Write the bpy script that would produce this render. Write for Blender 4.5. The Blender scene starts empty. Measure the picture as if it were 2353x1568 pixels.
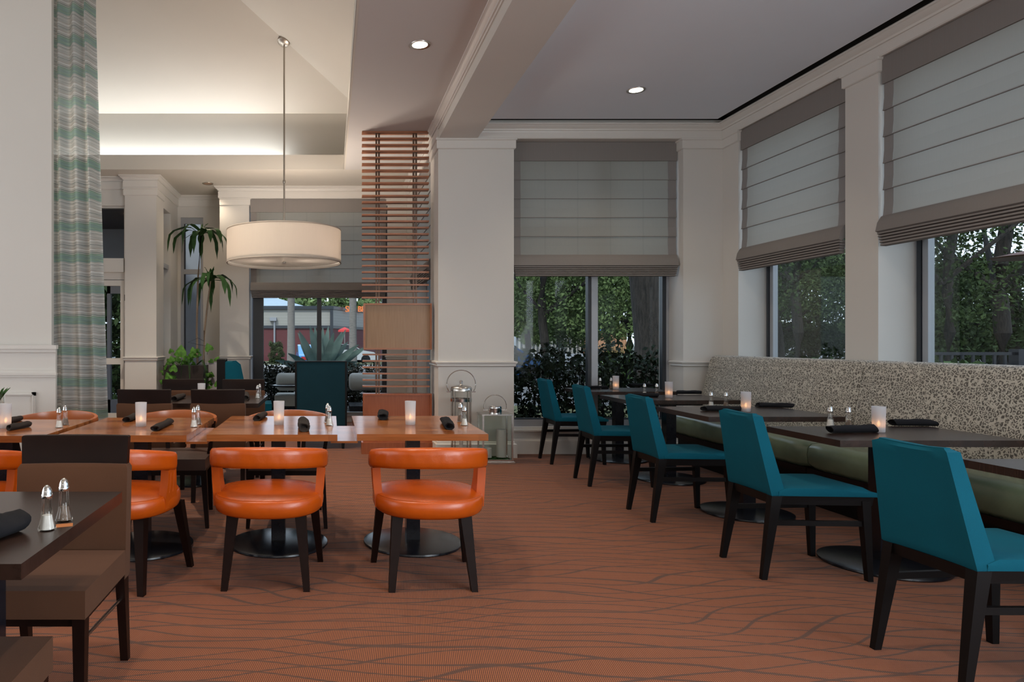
import bpy, bmesh, math, random
from mathutils import Vector, Matrix
import numpy as np
R = math.radians
PI = math.pi
S = bpy.context.scene
C = S.collection
# ------------------------------------------------------------------ camera
CX, CY, F, H = 760.0, 787.0, 1569.0, 1.25      # optical centre and focal length of the photograph (pixels), eye height
cam_d = bpy.data.cameras.new('camera'); cam = bpy.data.objects.new('camera', cam_d); C.objects.link(cam)
cam.location = (0, 0, H); cam.rotation_euler = (R(90), 0, 0)
cam_d.sensor_width = 36; cam_d.lens = F/2353*36
cam_d.shift_x = (1176.5-CX)/2353; cam_d.shift_y = (CY-784)/2353
cam_d.clip_start = .05; cam_d.clip_end = 600
S.camera = cam
# ------------------------------------------------------------------ colour management, world
S.view_settings.view_transform = 'Standard'; S.view_settings.look = 'None'
S.view_settings.gamma = 1; S.view_settings.exposure = 0.26; S.view_settings.use_curve_mapping = False
S.cycles.max_bounces = 8; S.cycles.diffuse_bounces = 4; S.cycles.glossy_bounces = 3
S.cycles.transparent_max_bounces = 16; S.cycles.transmission_bounces = 4
S.cycles.caustics_reflective = False; S.cycles.caustics_refractive = False
S.cycles.sample_clamp_indirect = 4
w = bpy.data.worlds.new('world'); S.world = w; w.use_nodes = True
wn = w.node_tree.nodes; wl = w.node_tree.links
bg = wn['Background']; tc = wn.new('ShaderNodeTexCoord'); sp = wn.new('ShaderNodeSeparateXYZ'); cr = wn.new('ShaderNodeValToRGB')
wl.new(tc.outputs['Generated'], sp.inputs[0]); wl.new(sp.outputs['Z'], cr.inputs[0]); wl.new(cr.outputs[0], bg.inputs[0])
cr.color_ramp.elements[0].position = 0.0; cr.color_ramp.elements[0].color = (.74, .84, 1, 1)
cr.color_ramp.elements[1].position = .7; cr.color_ramp.elements[1].color = (.62, .76, 1, 1)
WORLD = 1.5
bg.inputs[1].default_value = WORLD
# ------------------------------------------------------------------ lights
def area(name, loc, rot, sx, sy, power, col=(1, 1, 1)):
    l = bpy.data.lights.new(name, 'AREA'); l.shape = 'RECTANGLE'; l.size = sx; l.size_y = sy
    l.energy = power; l.color = col
    o = bpy.data.objects.new(name, l); C.objects.link(o); o.location = loc; o.rotation_euler = [R(a) for a in rot]; return o
def spot(name, loc, power, col=(1, .82, .62), ang=125, blend=.8):
    l = bpy.data.lights.new(name, 'SPOT'); l.energy = power; l.color = col; l.spot_size = R(ang); l.spot_blend = blend
    l.shadow_soft_size = .06
    o = bpy.data.objects.new(name, l); C.objects.link(o); o.location = loc; return o
sl_ = bpy.data.lights.new('hazy_sun', 'SUN'); sl_.energy = 2.2; sl_.angle = R(12); sl_.color = (1, .95, .86)
so_ = bpy.data.objects.new('hazy_sun', sl_); C.objects.link(so_); so_.rotation_euler = Vector((.35, .75, -.85)).to_track_quat('-Z', 'Y').to_euler()
area('rear_fill_panel', (-1.2, -3.85, 1.9), (112, 0, 0), 9, 2.6, 75, (1, .96, .90))  # added fill panel; the rear wall has no opening
area('left_fill_panel', (-6.4, 3.0, 1.9), (115, 0, -90), 9, 2.8, 170, (.95, .97, 1))  # added fill panel, no window behind it on the left
area('right_fill_panel_near', (4.45, -1.85, 1.8), (118, 0, 80), 4.2, 2.6, 380, (.86, .94, 1))  # added fill panel tilted up to brighten the alcove ceiling
area('cove_strip_low', (-3.3, 9.57, 3.77), (180, 0, 0), 5.3, .06, 30, (.93, .97, 1))
area('cove_strip_high', (-2.6, 9.84, 4.37), (180, 0, 0), 4.6, .06, 5, (.97, 1, .93))
area('cove_strip_side', (.61, 6.6, 4.37), (180, 0, 90), 5.0, .06, 15, (.98, 1, .93))
DOWN = [(.713, 5.46), (2.88, 6.44), (-1.84, 10.23), (.713, 2.6), (2.88, 3.9), (2.88, 1.5), (.713, -.2), (-2.4, -1.6), (-.8, -1.6)]
for i, (x, y) in enumerate(DOWN):
    spot('downlight_lamp', (x, y, 3.60), (70 if i == 3 else 34) if i != 2 else 24)
for (x, y, e_) in ((-1.0, 2.2, 200), (-2.2, 1.9, 55), (-.5, 3.9, 55), (-2.0, 3.9, 55), (-1.9, 7.4, 430), (-.7, 6.9, 190)):
    spot('added_fill_spot', (x, y, 4.9), e_, (1, .85, .68), 95)  # added spots without fixtures, brightening seats, tables and back columns
# ------------------------------------------------------------------ helpers
def P(px, py, Y): return Vector(((px-CX)*Y/F, Y, H-(py-CY)*Y/F))
def G(px, py, z=0.0):
    Y = (H-z)*F/(py-CY); return Vector(((px-CX)*Y/F, Y, z))
class MB:
    def __init__(s): s.bm = bmesh.new()
    def verts(s, pts): return [s.bm.verts.new(p) for p in pts]
    def face(s, vs):
        try: return s.bm.faces.new(vs)
        except ValueError: return None
    def poly(s, pts): return s.face(s.verts(pts))
    def hexa(s, b, t):          # b, t: four points each, same winding
        vb = s.verts(b); vt = s.verts(t)
        s.face(vb[::-1]); s.face(vt)
        for i in range(4): s.face([vb[i], vb[(i+1) % 4], vt[(i+1) % 4], vt[i]])
        return s
    def box(s, x0, x1, y0, y1, z0, z1):
        if x0 > x1: x0, x1 = x1, x0
        if y0 > y1: y0, y1 = y1, y0
        if z0 > z1: z0, z1 = z1, z0
        return s.hexa([(x0, y0, z0), (x1, y0, z0), (x1, y1, z0), (x0, y1, z0)], [(x0, y0, z1), (x1, y0, z1), (x1, y1, z1), (x0, y1, z1)])
    def bar(s, p0, p1, a0, b0, a1=None, b1=None):   # tapered bar with axis-aligned (x,y) cross sections
        a1 = a0 if a1 is None else a1; b1 = b0 if b1 is None else b1
        q = lambda p, a, b: [(p[0]-a/2, p[1]-b/2, p[2]), (p[0]+a/2, p[1]-b/2, p[2]), (p[0]+a/2, p[1]+b/2, p[2]), (p[0]-a/2, p[1]+b/2, p[2])]
        lo, hi = (p0, p1) if p0[2] <= p1[2] else (p1, p0)
        if p0[2] <= p1[2]: return s.hexa(q(p0, a0, b0), q(p1, a1, b1))
        return s.hexa(q(p1, a1, b1), q(p0, a0, b0))
    def tube(s, pts, r, n=8, cap=True):
        pts = [Vector(p) for p in pts]; rr = r if isinstance(r, (list, tuple)) else [r]*len(pts)
        rings = []; up = Vector((0, 0, 1))
        for i, p in enumerate(pts):
            d = (pts[min(i+1, len(pts)-1)]-pts[max(i-1, 0)]).normalized()
            a = d.cross(up)
            if a.length < .05: a = d.cross(Vector((1, 0, 0)))
            a.normalize(); b = d.cross(a).normalized()
            rings.append(s.verts([p+a*math.cos(2*PI*k/n)*rr[i]+b*math.sin(2*PI*k/n)*rr[i] for k in range(n)]))
        for r0, r1 in zip(rings, rings[1:]):
            for k in range(n): s.face([r0[k], r0[(k+1) % n], r1[(k+1) % n], r1[k]])
        if cap: s.face(rings[0][::-1]); s.face(rings[-1])
        return s
    def lathe(s, prof, c=(0, 0, 0), n=32, flute=0, nf=8):
        rings = []
        for r, z in prof:
            if r < 1e-5: rings.append(s.verts([(c[0], c[1], c[2]+z)])*n)
            else: rings.append(s.verts([(c[0]+(r*(1+flute*math.cos(nf*2*PI*k/n)))*math.cos(2*PI*k/n), c[1]+(r*(1+flute*math.cos(nf*2*PI*k/n)))*math.sin(2*PI*k/n), c[2]+z) for k in range(n)]))
        for r0, r1 in zip(rings, rings[1:]):
            for k in range(n):
                f = []
                for v in (r0[k], r0[(k+1) % n], r1[(k+1) % n], r1[k]):
                    if v not in f: f.append(v)
                if len(f) > 2: s.face(f)
        return s
    def grid(s, fn, nu, nv, closeu=False):
        V = [[s.bm.verts.new(fn(i/nu, j/nv)) for j in range(nv+1)] for i in range(nu if closeu else nu+1)]
        m = len(V)
        for i in range(nu):
            for j in range(nv): s.face([V[i][j], V[(i+1) % m][j], V[(i+1) % m][j+1], V[i][j+1]])
        return s
    def loft(s, rings, cap=True):
        R_ = [s.verts(r) for r in rings]; n = len(R_[0])
        for a, b in zip(R_, R_[1:]):
            for k in range(n): s.face([a[k], a[(k+1) % n], b[(k+1) % n], b[k]])
        if cap: s.face(R_[0][::-1]); s.face(R_[-1])
        return s
    def bevel(s, w, seg=2):
        bmesh.ops.bevel(s.bm, geom=[e for e in s.bm.edges if len(e.link_faces) == 2 and e.calc_face_angle(0) > .5], offset=w, segments=seg, affect='EDGES', profile=.5, clamp_overlap=True)
        return s
    def build(s, name, mat, parent=None, smooth=True, ang=40):
        bmesh.ops.remove_doubles(s.bm, verts=s.bm.verts, dist=1e-6) if False else None
        bmesh.ops.recalc_face_normals(s.bm, faces=s.bm.faces)
        me = bpy.data.meshes.new(name); s.bm.to_mesh(me); s.bm.free()
        if smooth:
            me.shade_smooth()
            me.set_sharp_from_angle(angle=R(ang))
        me.materials.append(mat)
        o = bpy.data.objects.new(name, me); C.objects.link(o)
        if parent: o.parent = parent
        return o
def tag(o, label, cat, group=None, kind=None):
    o['label'] = label; o['category'] = cat
    if group: o['group'] = group
    if kind: o['kind'] = kind
    return o
def struct(o): o['kind'] = 'structure'; return o
def thing(name, label, cat, loc=(0, 0, 0), rz=0, group=None):
    o = bpy.data.objects.new(name, None); C.objects.link(o); o.empty_display_size = .1
    o.location = loc; o.rotation_euler = (0, 0, rz); return tag(o, label, cat, group)
def dup(o, loc=None, rz=None, label=None, group=None, parent=None):
    c = o.copy(); C.objects.link(c)
    if parent is not None: c.parent = parent
    if loc is not None: c.location = loc
    if rz is not None: c.rotation_euler = (0, 0, rz)
    if label: c['label'] = label
    if group: c['group'] = group
    for ch in list(o.children): dup(ch, parent=c)
    return c
# ------------------------------------------------------------------ materials
class M:
    def __init__(s, name, col=(.5, .5, .5), rough=.5, metal=0, **k):
        s.m = bpy.data.materials.new(name); s.m.use_nodes = True; s.nt = s.m.node_tree; s.n = s.nt.nodes; s.l = s.nt.links
        s.b = s.n['Principled BSDF']; s.out = s.n['Material Output']
        s.b.inputs['Base Color'].default_value = (*col, 1); s.b.inputs['Roughness'].default_value = rough; s.b.inputs['Metallic'].default_value = metal
        for a, v in k.items(): s.b.inputs[a.replace('_', ' ')].default_value = v
        s._tc = None
    def node(s, t, **k):
        x = s.n.new('ShaderNode'+t)
        for a, v in k.items():
            if hasattr(x, a): setattr(x, a, v)
            else: x.inputs[a.replace('_', ' ')].default_value = v
        return x
    def link(s, a, b): s.l.new(a, b)
    def coord(s, sc=(1, 1, 1), rot=(0, 0, 0)):
        if not s._tc: s._tc = s.node('TexCoord')
        mp = s.node('Mapping'); mp.inputs['Scale'].default_value = sc; mp.inputs['Rotation'].default_value = rot
        s.link(s._tc.outputs['Object'], mp.inputs[0]); return mp.outputs[0]
    def noise(s, vec, scale, detail=3, rough=.5, dist=0):
        x = s.node('TexNoise'); x.inputs['Scale'].default_value = scale; x.inputs['Detail'].default_value = detail
        x.inputs['Roughness'].default_value = rough; x.inputs['Distortion'].default_value = dist; s.link(vec, x.inputs['Vector']); return x.outputs['Fac']
    def ramp(s, fac, stops, interp='LINEAR'):
        x = s.node('ValToRGB'); x.color_ramp.interpolation = interp; e = x.color_ramp.elements
        while len(e) < len(stops): e.new(.5)
        for el, (p, c) in zip(e, stops): el.position = p; el.color = (*c, 1) if len(c) == 3 else c
        s.link(fac, x.inputs[0]); return x.outputs[0]
    def math(s, op, a, b=0.0, c=None):
        x = s.node('Math'); x.operation = op
        for i, v in enumerate((a, b) if c is None else (a, b, c)):
            if isinstance(v, (int, float)): x.inputs[i].default_value = v
            else: s.link(v, x.inputs[i])
        return x.outputs[0]
    def mix(s, fac, a, b, mode='MIX'):
        x = s.node('Mix'); x.data_type = 'RGBA'; x.blend_type = mode
        for i, v in ((0, fac), (6, a), (7, b)):
            if isinstance(v, (int, float)): x.inputs[i].default_value = v
            elif isinstance(v, tuple): x.inputs[i].default_value = (*v, 1)
            else: s.link(v, x.inputs[i])
        return x.outputs[2]
    def col(s, c): s.link(c, s.b.inputs['Base Color']); return s
    def bump(s, h, st=.2, d=.01):
        x = s.node('Bump'); x.inputs['Strength'].default_value = st; x.inputs['Distance'].default_value = d
        s.link(h, x.inputs['Height']); s.link(x.outputs[0], s.b.inputs['Normal']); return s
def simple(name, col, rough=.5, metal=0, var=.12, vs=6, bump=0, bs=60, **k):
    m = M(name, col, rough, metal, **k); v = m.coord(); n = m.noise(v, vs)
    m.col(m.mix(n, tuple(c*(1-var) for c in col), tuple(min(1, c*(1+var)) for c in col)))
    if bump: m.bump(m.noise(v, bs, 4), bump, .004)
    return m.m
paint = simple('warm_white_paint', (.61, .585, .545), .55, var=.02, vs=2)
trimp = simple('trim_paint', (.64, .615, .575), .4, var=.02, vs=2)
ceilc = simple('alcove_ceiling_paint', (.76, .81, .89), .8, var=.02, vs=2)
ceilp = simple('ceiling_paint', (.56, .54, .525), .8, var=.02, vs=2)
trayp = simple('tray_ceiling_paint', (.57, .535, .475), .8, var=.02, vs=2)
gapshade = simple('gap_shade', (.01, .01, .01), .9)  # near-black colour for the shade in the gap above the crown
darkwood = simple('espresso_wood', (.009, .0032, .0022), .42, var=.3, vs=14, Specular_IOR_Level=.16)
blackwood = simple('black_stained_wood', (.0045, .0035, .0035), .45, var=.25, vs=14, Specular_IOR_Level=.16)
blackmetal = simple('black_powder_metal', (.008, .009, .013), .22, var=.2, vs=20, bump=.03, Specular_IOR_Level=.35)
steel = M('brushed_steel', (.55, .53, .50), .25, 1).m
chrome = M('polished_chrome', (.72, .72, .72), .12, 1).m
nickel = simple('brushed_nickel', (.42, .38, .33), .35, 1, var=.05)
framemetal = simple('window_frame_metal', (.36, .37, .39), .4, .3, var=.03)
darkframe = simple('dark_window_frame', (.025, .03, .038), .35, var=.1)
def wood_table():
    m = M('honey_block_wood', rough=.16); v = m.coord((1, 1, 1))
    br = m.node('TexBrick', offset=.37); m.link(m.coord((1, 1, 1)), br.inputs[0])
    br.inputs['Scale'].default_value = 1; br.inputs['Brick Width'].default_value = .31; br.inputs['Row Height'].default_value = .045; br.inputs['Mortar Size'].default_value = 0
    br.inputs['Color1'].default_value = (.42, .155, .048, 1); br.inputs['Color2'].default_value = (.21, .062, .018, 1)
    n = m.noise(m.coord((2, 30, 30)), 3, 5); c = m.mix(n, (.55, .5, .45), (1.25, 1.25, 1.25)); m.col(m.mix(1.0, br.outputs[0], c, 'MULTIPLY'))
    return m.m
honey = wood_table()
def dark_table():
    m = M('dark_walnut_top', rough=.27); n = m.noise(m.coord((3, 40, 3)), 4, 5)
    m.col(m.ramp(n, [(.3, (.014, .007, .005)), (.7, (.035, .018, .013))])); return m.m
darktop = dark_table()
def screen_wood(name, c0, c1):
    m = M(name, rough=.35); n = m.noise(m.coord((30, 30, 1.2)), 3, 5); m.col(m.ramp(n, [(.3, c0), (.7, c1)])); return m.m
slatwood = simple('slat_cherry_wood', (.34, .135, .065), .35, var=.2, vs=10)
panelwood = screen_wood('panel_veneer', (.25, .135, .06), (.31, .18, .088))
basewood = screen_wood('base_veneer', (.30, .068, .018), (.38, .105, .032))
def cloth(name, col, rough=.9, fine=700, var=.15, bump=.25, sheen=.3):
    m = M(name, rough=rough, Specular_IOR_Level=.15); v = m.coord(); n = m.noise(v, 5, 2); f = m.noise(v, fine, 2)
    a = m.mix(n, tuple(c*(1-var) for c in col), tuple(c*(1+var) for c in col)); m.col(m.mix(f, m.mix(1.0, a, (.82, .82, .82), 'MULTIPLY'), m.mix(1.0, a, (1.2, 1.2, 1.2), 'MULTIPLY')))
    m.b.inputs['Sheen Weight'].default_value = sheen; m.bump(f, bump, .002); return m.m
teal = cloth('teal_wool', (.002, .080, .122), sheen=0)
tealdark = cloth('dark_teal_cloth', (.006, .032, .045), sheen=.05)
brownc = cloth('brown_weave', (.080, .036, .019), sheen=.03)
napk = cloth('black_napkin_cloth', (.010, .010, .012), fine=400, sheen=0)
napkw = cloth('brown_black_napkin_cloth', (.022, .017, .015), fine=400, sheen=0)
def leather(name, col, rough=.3):
    m = M(name, rough=rough); v = m.coord(); n = m.noise(v, 9, 3)
    m.col(m.mix(n, tuple(c*.8 for c in col), tuple(c*1.15 for c in col)))
    vo = m.node('TexVoronoi', feature='DISTANCE_TO_EDGE'); m.link(v, vo.inputs['Vector']); vo.inputs['Scale'].default_value = 260
    h = m.math('ADD', m.math('MULTIPLY', vo.outputs[0], .3), m.noise(v, 22, 3)); m.bump(h, .18, .006); return m.m
orangel = leather('orange_leather', (.45, .072, .003), .26)
brownl = leather('brown_leather', (.045, .022, .016), .35)
greenl = leather('sage_leather', (.14, .18, .115), .24)
def carpet():
    m = M('rust_carpet', rough=.85)
    v0 = m.coord(); sy = m.node('SeparateXYZ'); m.link(v0, sy.inputs[0])
    def fam(period, off, k, rot):
        mp = m.node('Mapping'); mp.inputs['Location'].default_value = (off, off*1.7, 0); mp.inputs['Scale'].default_value = (1.15, 2.2, 1); m.link(v0, mp.inputs[0])
        n = m.noise(mp.outputs[0], 1.0, .6, .4)
        u = m.math('ADD', m.math('MULTIPLY', m.math('ADD', sy.outputs['Y'], m.math('MULTIPLY', sy.outputs['X'], rot)), 1/period), m.math('MULTIPLY', n, k))
        return m.math('ABSOLUTE', m.math('SUBTRACT', m.math('FRACT', u), .5))
    l1 = m.ramp(fam(.105, 3.1, 3.0, .15), [(.045, (1, 1, 1)), (.075, (0, 0, 0))]); l2 = m.ramp(fam(.13, 9.7, 3.2, -.17), [(.03, (1, 1, 1)), (.055, (0, 0, 0))])
    line = m.mix(1.0, l1, l2, 'LIGHTEN')
    sx = m.node('SeparateXYZ'); m.link(v0, sx.inputs[0])
    st = m.math('SINE', m.math('MULTIPLY', m.math('ADD', sx.outputs['X'], m.math('MULTIPLY', sx.outputs['Y'], -.12)), 2*PI/.0075))
    st2 = m.math('SINE', m.math('MULTIPLY', sx.outputs['Y'], 2*PI/.013))
    hat = m.ramp(m.math('ADD', m.math('MULTIPLY', st, .36), m.math('MULTIPLY_ADD', st2, .12, .5)), [(.15, (.055, .014, .006)), (.5, (.170, .043, .011)), (.9, (.38, .128, .036))])
    big = m.noise(v0, 1.3, 3); hat = m.mix(big, m.mix(1.0, hat, (.86, .82, .82), 'MULTIPLY'), hat)
    base = m.mix(line, hat, (.072, .029, .016)); fine = m.noise(v0, 380, 2)
    m.col(m.mix(fine, m.mix(1.0, base, (.8, .8, .8), 'MULTIPLY'), m.mix(1.0, base, (1.2, 1.2, 1.2), 'MULTIPLY')))
    m.bump(m.math('ADD', m.math('MULTIPLY', st, .3), fine), .3, .004); m.b.inputs['Sheen Weight'].default_value = .08; m.b.inputs['Sheen Roughness'].default_value = .4
    return m.m
def bean():
    m = M('bean_print_upholstery', rough=.7); v = m.coord()
    vo = m.node('TexVoronoi', feature='F1', voronoi_dimensions='3D'); vo.inputs['Scale'].default_value = 36; vo.inputs['Randomness'].default_value = .8; m.link(v, vo.inputs['Vector'])
    ed = m.node('TexVoronoi', feature='DISTANCE_TO_EDGE'); ed.inputs['Scale'].default_value = 36; ed.inputs['Randomness'].default_value = .8; m.link(v, ed.inputs['Vector'])
    ring = m.ramp(ed.outputs[0], [(.06, (0, 0, 0)), (.10, (1, 1, 1)), (.30, (1, 1, 1)), (.36, (.1, .1, .1))])
    gap = m.ramp(m.noise(v, 95, 1), [(.40, (0, 0, 0)), (.46, (1, 1, 1))])
    f = m.mix(1.0, ring, gap, 'MULTIPLY')
    m.col(m.mix(f, (.47, .445, .385), (.075, .068, .056))); m.bump(m.noise(v, 500, 2), .1, .001); m.b.inputs['Sheen Weight'].default_value = .2; return m.m
beanm = bean()
def glass(name='window_glass', tint=(.93, .96, .95), refl=.001, k=.12):
    m = M(name); m.n.remove(m.b); t = m.node('BsdfTransparent'); t.inputs[0].default_value = (*tint, 1)
    g = m.node('BsdfGlossy'); g.inputs['Roughness'].default_value = .02; g.inputs[0].default_value = (1, 1, 1, 1)
    fr = m.node('LayerWeight'); fr.inputs['Blend'].default_value = .25; mx = m.node('MixShader')
    f = m.math('MULTIPLY_ADD', fr.outputs['Fresnel'], k, refl); m.link(f, mx.inputs[0]); m.link(t.outputs[0], mx.inputs[1]); m.link(g.outputs[0], mx.inputs[2]); m.link(mx.outputs[0], m.out.inputs[0])
    return m.m
wglass = glass(); sglass = glass('shaker_glass', (.90, .90, .88), .03, .5)
def trans(name, col, tcol, ft=.5, alpha=0.0, vlines=False, folds=True, rough=.9):
    m = M(name, col, rough); v = m.coord(); n = m.noise(m.coord((60, 60, 1.5)), 3, 3)
    c1 = m.mix(n, tuple(c*.93 for c in col), tuple(c*1.05 for c in col))
    if vlines:
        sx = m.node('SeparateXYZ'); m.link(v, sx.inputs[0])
        fr = m.math('PINGPONG', m.math('ADD', sx.outputs['X'], .18), .18); c1 = m.mix(m.ramp(fr, [(.0, (.25, .25, .25)), (.012, (0, 0, 0))]), c1, tuple(c*.3 for c in col))  # evenly spaced darker vertical lines
    d = m.node('BsdfDiffuse'); m.link(c1, d.inputs[0]); t = m.node('BsdfTranslucent'); t.inputs[0].default_value = (*tcol, 1)
    mx = m.node('MixShader'); mx.inputs[0].default_value = ft; m.link(d.outputs[0], mx.inputs[1]); m.link(t.outputs[0], mx.inputs[2]); res = mx.outputs[0]
    if alpha: 
        tp = m.node('BsdfTransparent'); m2 = m.node('MixShader'); m2.inputs[0].default_value = alpha; m.link(res, m2.inputs[1]); m.link(tp.outputs[0], m2.inputs[2]); res = m2.outputs[0]
    m.n.remove(m.b); m.link(res, m.out.inputs[0]); return m.m
blindm = trans('blind_linen', (.45, .44, .415), (.42, .39, .345), .5)
blinds = trans('blind_linen_vlines', (.45, .445, .41), (.42, .395, .345), .5, vlines=True)
hemm = trans('blind_hem_linen', (.31, .285, .27), (.17, .155, .15), .25)
frost = trans('frosted_glass', (.70, .72, .76), (.72, .72, .74), .5, .22)
shadem = trans('lamp_shade_linen', (.68, .65, .60), (.60, .55, .50), .5)
wax = trans('white_wax', (.72, .70, .66), (.6, .5, .4), .3)
def emit(name, col, st, sampled=True):
    m = M(name); m.n.remove(m.b); e = m.node('Emission'); e.inputs[0].default_value = (*col, 1); e.inputs[1].default_value = st; m.link(e.outputs[0], m.out.inputs[0])
    if not sampled: m.m.cycles.emission_sampling = 'NONE'
    return m.m
flame = emit('candle_flame', (1, .42, .12), 12, False); bulb = emit('downlight_bulb', (1, .9, .75), 5, False)
def curtain_m():
    m = M('plaid_sheer'); v = m.coord(); sx = m.node('SeparateXYZ'); m.link(v, sx.inputs[0])
    wob = m.math('MULTIPLY', m.noise(m.coord((2.5, 2.5, .3)), 2, 1), .04)
    z = m.math('FRACT', m.math('MULTIPLY', m.math('ADD', sx.outputs['Z'], wob), 1/.29))
    W = (.46, .48, .48); Gr = (.26, .40, .33); D = (.12, .17, .16); L = (.62, .65, .65); B = (.42, .39, .35); T = (.24, .37, .35)
    c = m.ramp(z, [(0, Gr), (.05, T), (.16, Gr), (.21, D), (.222, L), (.24, Gr), (.25, D), (.262, W), (.33, L), (.37, W), (.385, B), (.40, W), (.50, D), (.512, L), (.53, W), (.60, L), (.66, B), (.675, W), (.78, L), (.80, W), (.86, D), (.875, L), (.90, W), (.95, T)], 'CONSTANT')
    f = m.noise(m.coord((2, 2, 60)), 3, 3); c = m.mix(1.0, c, m.ramp(f, [(.3, (.75, .75, .75)), (.7, (1.1, 1.1, 1.1))]), 'MULTIPLY')
    d = m.node('BsdfDiffuse'); t = m.node('BsdfTranslucent'); m.link(c, d.inputs[0]); m.link(c, t.inputs[0])
    mx = m.node('MixShader'); mx.inputs[0].default_value = .4; m.link(d.outputs[0], mx.inputs[1]); m.link(t.outputs[0], mx.inputs[2])
    tp = m.node('BsdfTransparent'); m2 = m.node('MixShader'); m2.inputs[0].default_value = .10; m.link(mx.outputs[0], m2.inputs[1]); m.link(tp.outputs[0], m2.inputs[2])
    m.n.remove(m.b); m.link(m2.outputs[0], m.out.inputs[0]); return m.m
curtm = curtain_m()
def leafm(name, c0, c1, rough=.5, sc=3):
    m = M(name, rough=max(rough, .55), Specular_IOR_Level=.15); n = m.noise(m.coord(), sc, 4); m.col(m.ramp(n, [(.3, c0), (.7, c1)])); return m.m
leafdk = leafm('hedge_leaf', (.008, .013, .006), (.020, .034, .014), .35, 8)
leafmd = leafm('oak_leaf', (.060, .095, .035), (.17, .24, .09), .7, .5)
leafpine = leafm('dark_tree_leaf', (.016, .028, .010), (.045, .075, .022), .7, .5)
leafpl = leafm('house_plant_leaf', (.015, .05, .012), (.04, .10, .03), .35, 12)
leafvar = leafm('pothos_leaf_green', (.02, .065, .010), (.07, .19, .022), .35, 25)
palmlf = leafm('palm_frond', (.02, .055, .008), (.06, .12, .02), .5, 5)
agavem = leafm('agave_leaf', (.06, .10, .09), (.12, .18, .16), .5, 5)
bark = M('ridged_bark', rough=.9); _n = bark.noise(bark.coord((9, 9, 1.6)), 3, 5, .65); bark.col(bark.ramp(_n, [(.35, (.006, .005, .004)), (.65, (.036, .030, .026))])); bark.bump(_n, .8, .05); bark = bark.m
palmbark = M('ringed_palm_bark', rough=.9); _n = palmbark.noise(palmbark.coord((3, 3, 30)), 3, 4); palmbark.col(palmbark.ramp(_n, [(.3, (.13, .12, .11)), (.7, (.24, .22, .2))])); palmbark = palmbark.m
stemm = simple('cane_stem', (.22, .16, .11), .7, var=.3, vs=60)
# ------------------------------------------------------------------ floor, ground
CARPET = carpet()
o = struct(MB().box(-7, 4.6, -4.2, 11.4, -.12, 0).build('floor', CARPET, smooth=False))
asph = simple('asphalt', (.13, .13, .135), .9, var=.2, vs=.4, bump=.2)
struct(MB().box(-160, 160, -30, 260, -.34, -.24).build('ground', asph, smooth=False))
grassm = leafm('verge_grass', (.07, .08, .04), (.12, .12, .07), .9, 1)
tag(MB().box(4.95, 16, -6, 7.0, -.235, -.14).box(1.75, 12, 8.2, 15, -.235, -.14).build('planting_bed', grassm, smooth=False), 'dark mulched planting bed outside the corner windows', 'garden bed', kind='stuff')
pave = simple('pale_paving', (.34, .33, .32), .85, var=.1)
tag(MB().box(-1.25, 1.7, 11.45, 13.3, -.235, -.1).build('patio_paving', pave, smooth=False), 'pale paved patio outside the back window', 'patio')
# ------------------------------------------------------------------ walls
ZL, ZC = 3.457, 3.63
PX0, PX1, PY = 1.165, 1.985, 7.40
XR = 4.25
def wall(name, boxes, mat=paint):
    b = MB()
    for q in boxes: b.box(*q)
    return struct(b.build(name, mat, smooth=False))
wall('wall_back_alcove', [(PX1, 3.82, 7.66, 7.95, 0, .27), (PX1, 3.82, 7.40, 7.95, ZL, 4.0)])
wall('wall_back_alcove_left', [(PX0, PX1, PY, 7.95, 0, 4.0)])
wall('wall_back_alcove_right', [(3.82, 4.25, PY, 7.95, 0, 4.0)])
WR = [(7.12, 5.64), (5.30, 3.55), (3.2, 1.5), (1.15, -.55), (-.9, -2.6)]
bx = []; y = 7.95
for (a, b_) in WR:
    bx.append((XR, 4.6, a, y, 0, 4.0)); bx.append((XR, 4.6, b_, a, 0, .33)); bx.append((XR, 4.6, b_, a, ZL, 4.0)); y = b_
bx.append((XR, 4.6, -4.2, y, 0, 4.0))
wall('wall_right', bx)
wall('wall_side', [(PX0, 1.5, 7.95, 7.97, 0, 3.9), (PX0, 1.5, 9.75, 10.85, 0, 3.9), (PX0, 1.5, 7.97, 9.75, ZL, 3.9), (PX0, 1.5, 7.97, 9.75, 0, .2)])
wall('wall_back', [(-1.70, -1.25, 10.45, 10.85, 0, 3.9), (.87, PX0, 10.45, 10.85, 0, 3.9), (-1.25, .87, 10.45, 10.85, ZL, 3.9), (-1.25, .87, 10.7, 10.85, 0, .12)])
wall('wall_recess', [(-2.6, -2.44, 11.1, 11.4, 0, 3.9), (-2.075, -1.70, 11.1, 11.4, 0, 3.9), (-2.44, -2.075, 11.1, 11.4, 3.28, 3.9), (-2.44, -2.075, 11.1, 11.4, 0, .3), (-1.70, -1.5, 10.85, 11.4, 0, 3.9)])
wall('wall_recess_left', [(-2.94, -2.49, 9.75, 10.17, 0, 3.9), (-2.8, -2.49, 10.62, 11.4, 0, 3.9), (-2.8, -2.49, 10.17, 10.62, 3.25, 3.9), (-2.8, -2.49, 10.17, 10.62, 0, .2)])
wall('wall_entry', [(-3.4, -2.94, 9.85, 10.05, 3.22, 3.9), (-7, -3.4, 9.85, 10.05, 0, 3.9)])
wall('wall_left', [(-7, -2.535, 6.2, 6.25, 0, 6.2)])
wall('wall_left_far', [(-7.2, -7, -4.2, 10.05, 0, 6.2)])
wall('wall_rear', [(-7, 4.6, -4.2, -4.0, 0, 6.2)])
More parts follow.
